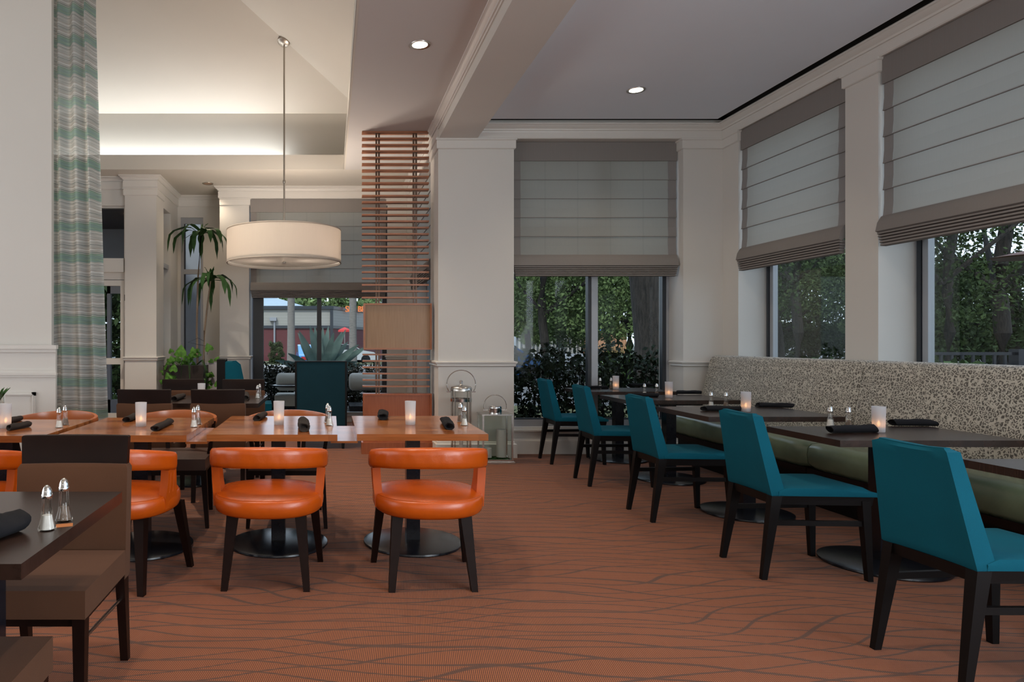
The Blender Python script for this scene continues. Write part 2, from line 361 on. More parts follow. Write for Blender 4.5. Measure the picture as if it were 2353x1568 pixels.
# wainscot of the left wall with its rails and raised panel
b = MB().box(-7, -2.485, 6.165, 6.2, 0, 1.20)
b.build('trim_1', trimp, smooth=False)['kind'] = 'structure'
b = MB()
for z0, z1, d in ((1.19, 1.225, .05), (1.16, 1.19, .03), (.955, .975, .035), (.935, .955, .02), (.975, 1.0, .02)): b.box(-7, -2.485+d*.5, 6.165-d, 6.165, z0, z1)
for (x0, x1, z0, z1) in ((-7, -2.66, .77, .80), (-2.69, -2.66, .2, .80)): b.box(x0, x1, 6.14, 6.165, z0, z1); b.box(x0+.01, x1-.012, 6.13, 6.16, z0+.008, z1-.012)
struct(b.bevel(.004, 1).build('trim_2', trimp))
def molding(name, path, prof, mat=trimp, closed=False):
    # path in plan; room side on the LEFT of travel; prof: (out, z) points
    pts = [Vector((p[0], p[1])) for p in path]; n = len(pts); offs = []
    for i in range(n):
        def nrm(a, b): d = (b-a).normalized(); return Vector((-d.y, d.x))
        if i == 0: m = nrm(pts[0], pts[1])
        elif i == n-1: m = nrm(pts[-2], pts[-1])
        else:
            a, b = nrm(pts[i-1], pts[i]), nrm(pts[i], pts[i+1]); m = (a+b); m = m/max(m.dot(a), .2)
        offs.append(m)
    mb = MB(); rings = [[(pts[i].x+offs[i].x*o_, pts[i].y+offs[i].y*o_, z) for o_, z in prof] for i in range(n)]
    return struct(mb.loft(rings).build(name, mat, smooth=True, ang=30))
def crown(top, proj=.075, h=.075):
    return [(-.005, top), (proj, top), (proj, top-.014), (proj*.86, top-.018), (proj*.7, top-h*.42), (proj*.42, top-h*.6), (proj*.36, top-h*.78), (proj*.2, top-h*.8), (proj*.16, top-h), (-.005, top-h)]
molding('trim_3', [(1.17, -4), (1.17, 7.38), (PX0, 7.38), (PX0, 10.45), (-1.70, 10.45), (-1.70, 11.1), (-2.49, 11.1), (-2.49, 9.75), (-2.94, 9.75), (-2.94, 9.85), (-7, 9.85)], crown(ZC))
fr = [(-.005, ZC-.075), (.022, ZC-.075), (.022, ZL+.005), (.012, ZL-.008), (-.005, ZL-.008)]
molding('trim_4', [(PX0, 7.38), (PX0, 10.45), (-1.70, 10.45), (-1.70, 11.1), (-2.49, 11.1), (-2.49, 9.75), (-2.94, 9.75), (-2.94, 9.85), (-7, 9.85)], fr)
molding('trim_5', [(XR-.005, -4), (XR-.005, PY-.005), (1.585, PY-.005)], crown(3.605, .085, .085))
molding('trim_6', [(XR-.005, -4), (XR-.005, PY-.005), (1.585, PY-.005)], [(0, 3.52), (.018, 3.52), (.018, ZL+.004), (.010, ZL-.004), (0, ZL-.004)])
cap = lambda z=ZL: [(0, z), (.03, z), (.03, z-.016), (.018, z-.022), (.018, z-.105), (.008, z-.112), (0, z-.112)]
rail = [(0, 1.045), (.018, 1.045), (.034, 1.036), (.030, 1.022), (.016, 1.012), (.020, .996), (.008, .985), (0, .983)]
base = [(0, .175), (.008, .17), (.012, .155), (.028, .145), (.03, 0), (0, 0)]
def wrap(n, path, zcap=ZL, b=True):
    molding('trim_%d' % n, path, cap(zcap)); molding('trim_%d' % (n+1), path, rail)
    if b: molding('baseboard_%d' % n, path, base)
wrap(10, [(PX1, 7.66), (PX1, PY), (PX0, PY), (PX0, 7.95)])
wrap(12, [(4.25, PY), (3.82, PY), (3.82, 7.66)][::-1][::-1][::-1] if False else [(3.82, 7.66), (3.82, PY), (4.25, PY)][::-1])
wrap(14, [(-1.25, 10.7), (-1.25, 10.45), (-1.70, 10.45)][0:3])
wrap(16, [(-2.49, 10.17), (-2.49, 9.75), (-2.94, 9.75), (-2.94, 9.85)])
wrap(18, [(1.165, 10.45), (.87, 10.45), (.87, 10.7)])
for i, (a, c_) in enumerate(((7.40, 7.12), (5.64, 5.30), (3.55, 3.2))):
    wrap(20+2*i, [(4.5, c_), (XR, c_), (XR, a), (4.5 if i else XR+.01, a)] if i else [(4.5, c_), (XR, c_), (XR, a)])
molding('baseboard_back', [(3.82, 7.66), (PX1, 7.66)], base)
# sill under the alcove window
struct(MB().box(PX1, 3.82, 7.62, 7.74, .255, .275).box(PX1, 3.82, 7.655, 7.74, .275, .30).bevel(.004, 1).build('trim_30', trimp))
# ------------------------------------------------------------------ ceilings
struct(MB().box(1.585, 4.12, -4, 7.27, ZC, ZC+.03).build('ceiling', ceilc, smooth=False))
struct(MB().box(1.2, 4.6, -4.2, 7.95, 4.0, 4.1).build('ceiling_light_block', gapshade, smooth=False))  # unseen slab over the alcove, added to block light
struct(MB().box(XR-.14, XR, -4, 7.4, ZC+.03, ZC+.04).box(1.6, XR, 7.26, 7.4, ZC+.03, ZC+.04).build('trim_31', gapshade, smooth=False))  # dark strip stands in for the shadow line above the crown
struct(MB().box(1.17, 1.585, -4, PY, ZL, 4.0).build('ceiling_beam', paint, smooth=False))
TX, TY = .181, 9.41
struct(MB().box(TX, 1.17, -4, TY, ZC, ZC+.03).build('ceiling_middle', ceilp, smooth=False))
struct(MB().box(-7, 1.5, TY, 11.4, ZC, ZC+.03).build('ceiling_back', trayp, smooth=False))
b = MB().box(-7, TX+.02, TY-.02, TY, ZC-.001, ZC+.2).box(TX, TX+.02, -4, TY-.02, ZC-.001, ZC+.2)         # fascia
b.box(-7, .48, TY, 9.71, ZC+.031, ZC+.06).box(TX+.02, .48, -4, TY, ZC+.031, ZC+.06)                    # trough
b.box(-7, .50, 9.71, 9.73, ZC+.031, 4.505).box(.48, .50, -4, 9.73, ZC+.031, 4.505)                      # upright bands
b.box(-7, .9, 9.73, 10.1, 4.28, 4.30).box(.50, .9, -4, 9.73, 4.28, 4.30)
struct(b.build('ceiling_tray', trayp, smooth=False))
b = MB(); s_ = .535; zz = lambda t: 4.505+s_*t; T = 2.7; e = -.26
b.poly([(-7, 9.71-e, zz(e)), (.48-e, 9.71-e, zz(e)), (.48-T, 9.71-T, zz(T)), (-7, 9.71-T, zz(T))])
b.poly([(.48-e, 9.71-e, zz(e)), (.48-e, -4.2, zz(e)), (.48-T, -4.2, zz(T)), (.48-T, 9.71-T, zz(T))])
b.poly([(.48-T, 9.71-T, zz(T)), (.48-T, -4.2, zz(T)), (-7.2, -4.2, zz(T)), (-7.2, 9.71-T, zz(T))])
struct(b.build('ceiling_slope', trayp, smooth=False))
# ------------------------------------------------------------------ windows
def window(n, boxes_light, boxes_dark, panes):
    r = MB()
    for q in boxes_light: r.box(*q)
    o = struct(r.bevel(.003, 1).build('window_%d' % n, framemetal))
    if boxes_dark:
        d = MB()
        for q in boxes_dark: d.box(*q)
        d.build('gasket', darkframe, o, smooth=False)
    for q in panes: MB().box(*q).build('pane', wglass, o, smooth=False)
YG = 7.74
x0, x1 = PX1, 3.82; mx = 2.94
window(1, [(x0, x1, YG-.02, YG+.05, .30, .375), (x0, x1, YG-.02, YG+.05, 3.37, ZL), (mx-.005, mx+.065, YG-.06, YG+.05, .375, 3.37), (x1-.03, x1, YG-.03, YG+.05, .375, 3.37), (x0, mx, YG-.02, YG+.05, 2.52, 2.6)],
       [(mx-.035, mx-.005, YG-.03, YG+.05, .375, 3.37), (x1-.07, x1-.03, YG-.02, YG+.05, .375, 3.37), (x0, x0+.03, YG-.02, YG+.05, .375, 3.37), (x0, x1, YG, YG+.04, .37, .39)],
       [(x0+.03, mx-.03, YG+.01, YG+.016, .37, 3.38), (mx+.06, x1-.06, YG+.01, YG+.016, .37, 3.38)])
XG = 4.56
for i, (a, c_) in enumerate(WR[:3]):
    window(2+i, [(XG-.02, XG+.03, a-.11, a-.06, .36, 3.4), (XG-.02, XG+.03, c_+.0, c_+.04, .36, 3.4), (XG-.02, XG+.03, c_, a, .33, .38), (XG-.02, XG+.03, c_, a, 3.38, ZL)],
           [(XG-.03, XG+.03, a-.055, a-.02, .36, 3.4), (XG-.02, XG+.03, (a+c_)/2-.03, (a+c_)/2+.01, .38, 3.38)] if i == 5 else [(XG-.03, XG+.03, a-.055, a-.02, .36, 3.4)],
           [(XG, XG+.006, c_+.03, a-.08, .37, 3.39)])
window(5, [(-1.25, .87, 10.66, 10.72, .10, .16)],
       [(-1.21, -1.05, 10.62, 10.70, .12, ZL), (-.215, -.145, 10.62, 10.70, .12, ZL), (.80, .87, 10.62, 10.70, .12, ZL)],
       [(-1.05, -.215, 10.655, 10.66, .12, 3.45), (-.145, .80, 10.655, 10.66, .12, 3.45)])
window(6, [(1.37, 1.42, 7.97, 8.01, .2, ZL), (1.37, 1.42, 9.70, 9.75, .2, ZL), (1.37, 1.42, 7.97, 9.75, .2, .26)], [(1.36, 1.42, 8.01, 8.05, .26, ZL)], [(1.39, 1.396, 8.05, 9.70, .26, 3.45)])
window(7, [(-2.44, -2.39, 11.12, 11.17, .3, 3.28), (-2.12, -2.075, 11.12, 11.17, .3, 3.28), (-2.39, -2.12, 11.12, 11.17, 3.18, 3.28), (-2.39, -2.12, 11.12, 11.17, 2.36, 2.44), (-2.39, -2.12, 11.12, 11.17, .3, .4)],
       [(-2.39, -2.37, 11.13, 11.17, .4, 3.18)], [(-2.39, -2.12, 11.145, 11.15, .4, 3.18)])
window(8, [(-2.66, -2.6, 10.17, 10.21, .2, 3.25), (-2.66, -2.52, 10.17, 10.62, 2.38, 2.45), (-2.66, -2.6, 10.56, 10.62, .2, 3.25)], [(-2.66, -2.6, 10.54, 10.56, .2, 3.25)], [(-2.64, -2.634, 10.2, 10.56, .2, 3.25)])
# grey sheet added beyond the recess windows in place of their pane reflections
greysid = simple('grey_siding', (.26, .27, .30), .7, var=.15, vs=3)
tag(MB().box(-3.6, -1.3, 12.6, 12.7, -.24, 4.5).build('pane_reflection_sheet', greysid, smooth=False), 'grey sheet added outside for the reflection in the narrow recess window', 'wall')
# ------------------------------------------------------------------ door
whitep = simple('door_white_paint', (.66, .63, .58), .4, var=.02)
yd = 9.93
d = struct(MB().box(-2.99, -2.94, yd-.05, yd+.06, 0, 3.22).box(-3.45, -2.99, yd-.03, yd+.05, 2.16, 2.30).box(-3.45, -2.99, yd-.03, yd+.05, 3.2, 3.23).bevel(.004, 1).build('door_1', whitep))
MB().box(-3.05, -2.99, yd-.03, yd+.02, 0, 2.15).box(-3.42, -3.05, yd-.03, yd+.02, 2.07, 2.15).box(-3.42, -3.05, yd-.03, yd+.02, .93, 1.02).box(-3.42, -3.05, yd-.03, yd+.02, 0, .22).bevel(.004, 1).build('door_leaf', whitep, d)
MB().box(-3.42, -3.05, yd-.005, yd, .22, 2.07).build('door_pane', wglass, d, smooth=False)
MB().box(-3.45, -2.99, yd, yd+.005, 2.3, 3.2).build('transom_pane', wglass, d, smooth=False)
MB().box(-3.4, -2.98, yd-.11, yd-.06, 2.26, 2.46).bevel(.006, 1).build('door_closer_cover', whitep, d)
for z in (.95, 1.85): MB().box(-2.985, -2.965, yd-.062, yd-.05, z, z+.09).build('hinge', darkframe, d)
# vestibule beyond
vgrey = simple('vestibule_grey_metal', (.32, .33, .37), .45, .2, var=.05)
struct(MB().box(-5.2, -2.95, 10.06, 12.3, 3.24, 3.30).build('ceiling_vestibule', simple('dark_plank_ceiling', (.03, .022, .02), .5, var=.4, vs=12), smooth=False))
d = struct(MB().box(-3.9, -3.84, 11.9, 11.98, 0, 2.5).box(-3.65, -3.57, 11.9, 11.98, 0, 2.5).box(-3.27, -3.12, 11.9, 11.98, 0, 2.5).box(-3.9, -3.12, 11.9, 11.98, 2.1, 2.5).box(-3.9, -3.12, 11.9, 11.98, 0, .25).bevel(.004, 1).build('door_2', vgrey))
MB().box(-3.84, -3.27, 11.93, 11.935, .25, 2.1).build('door_pane', wglass, d, smooth=False)
struct(MB().box(-5.2, -2.95, 12.0, 12.1, 2.5, 3.24).build('wall_vestibule', greysid, smooth=False))
tag(MB().lathe([(0, -.01), (.03, -.01), (.035, 0)], (-3.17, 10.6, 3.235)).build('vestibule_light', emit('vestibule_bulb', (1, .6, .3), 12, False)), 'tiny amber lamp in the dark vestibule ceiling above the door', 'light')
spot('vestibule_lamp', (-3.17, 10.6, 3.2), 20, (1, .7, .45), 150)
# ------------------------------------------------------------------ roman blinds (local: x along width, -y to room)
def blind(label, loc, rz, w, ztop, zbot, head=.21, side=.085, folds=5, mat=blindm, taper=.01):
    r = thing('roman_blind', label, 'blind', (loc[0], loc[1], 0), rz, 'roman blinds in the windows')
    hw = w/2; zs = zbot+.235
    MB().box(-hw, hw, -.02, 0, ztop-head, ztop-.004).bevel(.003, 1).build('header_band', hemm, r)
    n = folds; z1 = ztop-head; dz = (z1-zs)/n
    b = MB()
    for i in range(n):
        a, c_ = z1-i*dz, z1-(i+1)*dz
        prof = [(-.004, a+.004), (-.004, a-dz*.5), (-.012, c_+.012), (-.016, c_)]
        for (ya, za), (yb, zb) in zip(prof, prof[1:]): b.poly([(-hw+side+taper, ya, za), (hw-side-taper, ya, za), (hw-side-taper, yb, zb), (-hw+side+taper, yb, zb)])
    b.build('panel', mat, r)
    for s in (-1, 1):
        b = MB()
        for i in range(n):
            a, c_ = z1-i*dz, z1-(i+1)*dz; xa = s*(hw-taper*.5); xb = s*(hw-side-taper)
            prof = [(-.006, a+.004), (-.006, a-dz*.5), (-.014, c_+.012), (-.019, c_)]
            for (ya, za), (yb, zb) in zip(prof, prof[1:]): b.poly([(xa, ya, za), (xb, ya, za), (xb, yb, zb), (xa, yb, zb)])
        b.build('side_hem', hemm, r)
    for i in range(1, n): MB().box(-hw+taper, hw-taper, -.020, -.012, z1-i*dz-.004, z1-i*dz+.002).build('fold_line', hemm, r)
    b = MB(); b.loft([[(x, -.012, zs+.005), (x, -.03, zs-.002), (x, -.06, zs-.05), (x, -.075, zs-.118), (x, -.05, zs-.13), (x, -.01, zs-.10)] for x in (-hw+taper*.5, hw-taper*.5)]).build('bottom_fold', hemm, r)
    k = 5; h = (zs-.125-zbot)/k
    for i in range(k):
        z = zs-.125-i*h; ins = .004*i
        MB().loft([[(x, -.01, z), (x, -.064+.003*i, z-.003), (x, -.068+.003*i, z-h*.7), (x, -.05, z-h+.002), (x, -.01, z-h)] for x in (-hw+.012+ins, hw-.012-ins)]).build('stack_fold', hemm, r)
    return r
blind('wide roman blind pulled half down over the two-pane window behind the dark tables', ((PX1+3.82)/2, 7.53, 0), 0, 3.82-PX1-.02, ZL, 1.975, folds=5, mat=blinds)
blind('roman blind on the right wall in the window next to the corner', (XR+.035, (7.12+5.64)/2, 0), R(-90), 7.12-5.64-.03, ZL, 1.99)
blind('nearest and largest roman blind on the right wall, cut by the frame', (XR+.035, (5.30+3.55)/2, 0), R(-90), 5.30-3.55-.03, ZL, 1.99)
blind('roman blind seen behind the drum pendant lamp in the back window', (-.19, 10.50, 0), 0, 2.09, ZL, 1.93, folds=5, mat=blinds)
blind('roman blind seen edge-on behind the slatted screen', (PX0+.03, 8.86, 0), R(-90) if False else R(-90), 1.76, ZL, 2.0)
# ------------------------------------------------------------------ curtain
b = MB()
def cf(u, v):
    z = 6.0*v; t = 1-v*6/4.4 if v*6 < 4.4 else 0
    xl = -2.72; xr = -2.215+.13*max(0, t)
    x = xl+(xr-xl)*u; y = 6.37+.055*math.sin(u*2*PI*4.2+.5*math.sin(v*3))+.02*math.sin(u*33)
    return (x, y, .02+z*.97)
b.grid(cf, 90, 30); b.build('curtain', curtm)
tag(bpy.data.objects['curtain'], 'tall sheer curtain with green plaid bands hanging beside the white panelled wall', 'curtain')
# ------------------------------------------------------------------ downlights
def downlight(x, y, z, label, i):
    r = thing('downlight', label, 'light', (x, y, z), 0, 'recessed ceiling downlights')
    MB().lathe([(.058, -.001), (.082, -.006), (.086, -.001), (.086, .0)], n=32).build('trim_ring', nickel if i == 2 else steel, r)
    MB().lathe([(.0, -.0022), (.062, -.0022), (.062, -.0005)], n=32).build('lamp_face', bulb if i != 2 else simple('dim_lamp_reflector', (.35, .22, .14), .3), r)
downlight(.713, 5.46, ZC, 'round downlight in the ceiling strip left of the beam', 0)
downlight(2.88, 6.44, ZC, 'round downlight in the grey ceiling above the dark tables', 1)
downlight(-1.84, 10.23, ZC, 'small downlight in the ceiling above the tall house plant', 2)
# ------------------------------------------------------------------ pendant lamp
LX, LY = -.59, 8.646; zb, zt, rd = 2.245, 2.665, .719
r = thing('pendant_lamp', 'large off-white drum pendant lamp hanging from the sloped ceiling', 'lamp', (LX, LY, zb))
sh = MB().lathe([(rd, 0), (rd, zt-zb), (rd-.006, zt-zb), (rd-.006, 0), (rd, 0)], n=96).build('lamp_shade', shadem, r)
for z in (0, zt-zb-.012): MB().lathe([(rd+.002, z), (rd+.004, z+.006), (rd+.002, z+.012), (rd-.008, z+.012), (rd-.008, z), (rd+.002, z)], n=96).build('shade_rim', trans('shade_tape', (.62, .55, .48), (.3, .25, .2), .3), sh)
MB().lathe([(0, .035), (rd-.012, .035), (rd-.012, .038), (0, .038)], n=96).build('diffuser', trans('diffuser_film', (.34, .31, .28), (.10, .09, .08), .3, .25), r)
MB().lathe([(0, 0), (.02, .006), (.022, .018), (0, .03)], n=20).build('finial', nickel, r)
zc_ = 4.505+s_*(9.71-LY)-zb
MB().tube([(0, 0, .02), (0, 0, zc_)], .011, 12).build('rod', nickel, r)
MB().lathe([(.016, 1.02), (.019, 1.03), (.019, 1.05), (.016, 1.06)], n=16).build('rod_coupler', nickel, r)
cn = MB().lathe([(0, -.05), (.05, -.048), (.075, -.035), (.082, 0), (0, 0)], n=32).build('canopy', nickel, r); cn.location = (0, 0, zc_-.005); cn.rotation_euler = (R(-20), R(20), 0)
pl = bpy.data.lights.new('pendant_bulb', 'POINT'); pl.energy = 45; pl.color = (1, .86, .74); pl.shadow_soft_size = .12
for dx in (-.3, .3):
    po = bpy.data.objects.new('pendant_bulb', pl); C.objects.link(po); po.location = (LX+dx, LY, zb+.2)
# ------------------------------------------------------------------ slatted wood screen
r = thing('slatted_screen', 'tall cherry-wood slatted divider with panels standing floor to ceiling', 'room divider', (0, 0, 0))
yf = 7.68; sx0, sx1 = .352, 1.105
sl = None
for i in range(27):
    z = ZC-.012-.0717*i
    o = MB().box(sx0, sx1, yf, yf+.085, -.009, .009).bevel(.002, 1).build('slat', slatwood, r) if sl is None else None
    if sl is None: sl = o
    else: o = sl.copy(); C.objects.link(o); o.parent = r
    o.location = (0, 0, z)
for i in range(6):
    o = sl.copy(); C.objects.link(o); o.parent = r; o.location = (.008, 0, 1.112-.0717*i)
for x in (.515, .545, .935, .965):
    MB().box(x-.010, x+.010, yf+.03, yf+.055, .66, ZC).build('post', simple('post_bronze', (.10, .06, .04), .35, .5), r, smooth=False)
def framed(name, x0, x1, y0, y1, z0, z1, mat, fm, t=.018):
    p = MB().box(x0+.01, x1-.01, y0+.018, y1, z0+.01, z1-.01).build(name, mat, r, smooth=False)
    MB().box(x0, x0+t, y0, y1, z0, z1).box(x1-t, x1, y0, y1, z0, z1).box(x0+t, x1-t, y0, y1, z0, z0+t).box(x0+t, x1-t, y0, y1, z1-t, z1).build('panel_frame', fm, p, smooth=False)
framed('upper_panel', .37, 1.135, yf-.02, yf+.10, 1.168, 1.688, panelwood, slatwood)
framed('lower_panel', .365, 1.135, yf-.02, yf+.12, .12, .672, basewood, basewood)
MB().box(.345, 1.14, yf-.06, yf+.13, 0, .13).bevel(.003, 1).build('plinth', basewood, r)
# ------------------------------------------------------------------ lanterns
r = thing('lantern', 'tall round steel and glass lantern with a hoop handle and ball knob', 'lantern', (1.36, 7.12, 0), 0, 'floor lanterns by the pillar')
MB().lathe([(0, 0), (.118, 0), (.118, .03), (0, .03)]).build('base_ring', steel, r)
MB().lathe([(.108, .03), (.108, .765)], n=40).build('glass_cylinder', sglass, r)
MB().lathe([(.112, .635), (.112, .665), (.104, .665), (.104, .635), (.112, .635)]).build('middle_ring', chrome, r)
MB().lathe([(.112, .745), (.112, .775), (.10, .79), (.06, .80), (.018, .806), (.012, .815), (0, .815)]).build('lid', steel, r)
MB().lathe([(0, .81), (.012, .815), (.020, .835), (.012, .853), (0, .857)], n=20).build('knob', chrome, r)
for a in range(4):
    x, y = .112*math.cos(PI/4+a*PI/2), .112*math.sin(PI/4+a*PI/2); MB().tube([(x, y, .02), (x, y, .76)], .005, 6).build('rod', steel, r)
MB().tube([(0, .0, .03), (0, 0, .62)], .02, 10).build('candle', wax, r)
MB().tube([(.15*math.cos(t), 0, .815+.145*math.sin(t)) for t in [R(-32+i*244/28) for i in range(29)]], .005, 8).build('handle', steel, r)
for s in (-1, 1): MB().tube([(s*.11, 0, .735), (s*.15, 0, .735)], .006, 8).build('handle_pin', chrome, r)
r = thing('lantern', 'square steel and glass lantern with candles beside the pillar base', 'lantern', (1.72, 7.15, 0), 0, 'floor lanterns by the pillar')
MB().box(-.175, .175, -.14, .14, 0, .018).bevel(.003, 1).build('base_plate', steel, r)
for sx_ in (-1, 1):
    for sy in (-1, 1): MB().box(sx_*.15-.009, sx_*.15+.009, sy*.115-.009, sy*.115+.009, .018, .50).build('corner_post', steel, r, smooth=False)
MB().box(-.16, .16, -.125, -.107, .018, .04).box(-.16, .16, .107, .125, .018, .04).box(-.16, -.142, -.107, .107, .018, .04).box(.142, .16, -.107, .107, .018, .04).build('bottom_frame', steel, r, smooth=False)
MB().box(-.165, .165, -.13, .13, .495, .508).bevel(.003, 1).build('roof_plate', steel, r)
MB().lathe([(.07, .508), (.07, .55), (.073, .552), (.073, .560), (.07, .562), (.07, .575), (.062, .585), (0, .588)]).build('chimney', chrome, r)
for (x0, x1, y0, y1) in ((-.14, .14, -.117, -.114), (-.14, .14, .114, .117), (-.153, -.150, -.105, .105), (.150, .153, -.105, .105)): MB().box(x0, x1, y0, y1, .04, .495).build('pane', wglass, r, smooth=False)
MB().tube([(.118*math.cos(t), 0, .585+.115*math.sin(t)) for t in [R(-25+i*230/24) for i in range(25)]], .0045, 8).build('handle', steel, r)
for s in (-1, 1): MB().tube([(s*.07, 0, .54), (s*.125, 0, .54)], .005, 8).build('handle_pin', chrome, r)
tag(MB().lathe([(0, 0), (.05, 0), (.05, .285), (.044, .29), (0, .28)]).build('pillar_candle', wax), 'tall white pillar candle inside the square lantern', 'candle').location = (1.785, 7.15, .05)
tag(MB().lathe([(0, 0), (.037, 0), (.037, .095), (.032, .1), (0, .09)]).build('pillar_candle', wax), 'short white pillar candle inside the square lantern', 'candle').location = (1.64, 7.12, .05)
random.seed(3); b = MB()
for k in range(110):
    x, y = random.uniform(-.13, .13), random.uniform(-.1, .1); b.lathe([(0, 0), (.010, .005), (.011, .012), (0, .018)], (x, y, 0), 6)
o = b.build('green_pebbles', leafpl); o.location = (1.72, 7.15, .02); tag(o, 'green pebbles covering the bottom of the square lantern', 'pebbles', kind='stuff')
# ------------------------------------------------------------------ banquettes
def banquette(label, y1, y0, extra=0):
    r = thing('banquette', label, 'bench seat', (0, (y0+y1)/2, 0), 0, 'upholstered banquettes along the right wall'); L = (y1-y0)/2-.004; c0 = 1
    # backrest: profile in x,z lofted along y with softened ends
    prof = [(3.93, .44), (3.935, .55), (3.965, .75), (4.01, .95), (4.035, 1.055), (4.055, 1.095), (4.09, 1.112), (4.14, 1.112), (4.17, 1.09), (4.18, 1.02), (4.19, .44)]
    rings = []
    for y, k in ((-L, .72), (-L+.006, .9), (-L+.02, 1), (L-.02, 1), (L-.006, .9), (L, .72)):
        cx_, cz_ = 4.09, .8; rings.append([(cx_+(x-cx_)*(k if k == 1 else .8+.2*k), y, cz_+(z-cz_)*(1 if k == 1 else (.985 if k > .8 else .965))) for x, z in prof])
    MB().loft(rings).build('backrest', beanm, r, ang=60)
    prof = [(3.62, .30), (3.592, .33), (3.585, .40), (3.592, .455), (3.62, .487), (3.67, .497), (3.92, .49), (4.0, .47), (4.0, .30)]
    rings = []; n = 26
    for i in range(n+1):
        y = -L+2*L*i/n; k = 1-.10*math.exp(-min(y+L, L-y)/.012); wr = .0022*math.sin(i*2.3)
        rings.append([(3.8+(x-3.8)*k+(wr if z > .35 else 0), y+extra, .40+(z-.40)*k+wr) for x, z in prof])
    MB().loft(rings).build('seat_cushion', greenl, r, ang=60)
    MB().box(3.60, 4.2, -L, L, .255, .30).build('seat_rail', darkwood, r, smooth=False)
    MB().box(3.70, 4.2, -L, L, 0, .255).build('plinth', blackwood, r, smooth=False)
banquette('bean-print banquette with green leather seat, the far one reaching the corner', 7.28, 5.17)
banquette('bean-print banquette with green leather seat, the near one cut by the frame', 5.17, 3.0)
# ------------------------------------------------------------------ tables
def dark_tab(label, x0, x1, y0, y1, px, py):
    r = thing('dining_table', label, 'table', (px, py, 0), 0, 'dark dining tables along the banquette')
    MB().box(x0-px, x1-px, y0-py, y1-py, .705, .74).bevel(.003, 2).build('tabletop', darktop, r)
    MB().box(-.20, .20, -.2, .2, .69, .705).build('mounting_plate', blackmetal, r)
    MB().box(-.045, .045, -.045, .045, .03, .69).bevel(.006, 2).build('column', blackmetal, r)
    MB().lathe([(0, 0), (.30, 0), (.305, .006), (.303, .015), (.28, .020), (.08, .03), (0, .03)], n=64).build('base_plate', blackmetal, r)
TS = [('dark table farthest from the camera, just below the alcove window', 2.62, 3.58, 7.05, 7.655, 3.07, 7.30),
      ('dark table second from the alcove window', 2.61, 3.60, 6.0, 6.62, 3.09, 6.24),
      ('dark table in the middle of the five banquette tables', 2.585, 3.52, 4.67, 5.42, 3.04, 5.0),
      ('dark table between the two nearest teal chairs', 2.645, 3.62, 3.545, 4.145, 3.11, 3.85),
      ('dark table nearest the camera by the banquette, mostly cut by the frame', 2.755, 3.70, 2.38, 2.985, 3.2, 2.68)]
for t in TS: dark_tab(*t)
def wood_tab(label, x0, x1, y0, y1, leaf=None):
    cx_, cy_ = (x0+x1)/2, (y0+y1)/2
    r = thing('dining_table', label, 'table', (cx_, cy_, 0), 0, 'honey wood dining tables in a row')
    MB().box(x0-cx_, x1-cx_, y0-cy_, y1-cy_, .703, .74).bevel(.0025, 2).build('tabletop', honey, r)
    MB().box(-.2, .2, -.2, .2, .69, .703).build('mounting_plate', blackmetal, r)
    MB().box(-.042, .042, -.042, .042, .03, .69).bevel(.006, 2).build('column', blackmetal, r)
    MB().lathe([(0, 0), (.30, 0), (.305, .006), (.303, .015), (.28, .020), (.08, .03), (0, .03)], n=64).build('base_plate', blackmetal, r)
    if leaf: MB().box(leaf[0]-cx_, leaf[1]-cx_, y0+.02-cy_, y1-.25-cy_, .69, .702).bevel(.002, 1).build('extension_leaf', honey, r)
WT = [('honey wood table cut by the left frame edge, beside the panelled wall', -2.31, -1.57, 3.72, 4.51, None),
      ('honey wood table behind the brown chair, second from the left', -1.51, -.79, 3.74, 4.62, (-.80, -.68)),
      ('honey wood table third from the left, in front of the teal wing chair', -.685, .037, 3.77, 4.72, (.0, .15)),
      ('rightmost honey wood table, in front of the slatted screen', .145, .875, 3.79, 4.73, None)]
for t in WT: wood_tab(*t)
def dark_pl(label, x0, x1, y0, y1, cols):
    cx_, cy_ = (x0+x1)/2, (y0+y1)/2
    r = thing('dining_table', label, 'table', (cx_, cy_, 0))
    MB().box(x0-cx_, x1-cx_, y0-cy_, y1-cy_, .703, .74).bevel(.003, 2).build('tabletop', darktop, r)
    for (a, c_) in cols:
        MB().box(a-.04-cx_, a+.04-cx_, c_-.04-cy_, c_+.04-cy_, .03, .703).bevel(.006, 2).build('column', blackmetal, r)
        MB().lathe([(0, 0), (.25, 0), (.255, .006), (.25, .015), (.08, .03), (0, .03)], (a-cx_, c_-cy_, 0), n=48).build('base_plate', blackmetal, r)
dark_pl('dark square table in the bottom left corner holding two shakers', -1.45, -.712, 1.57, 2.33, [(-1.02, 2.02)])
dark_pl('dark table farther back between the four brown dining chairs', -1.72, -.604, 5.69, 6.56, [(-1.2, 6.12)])
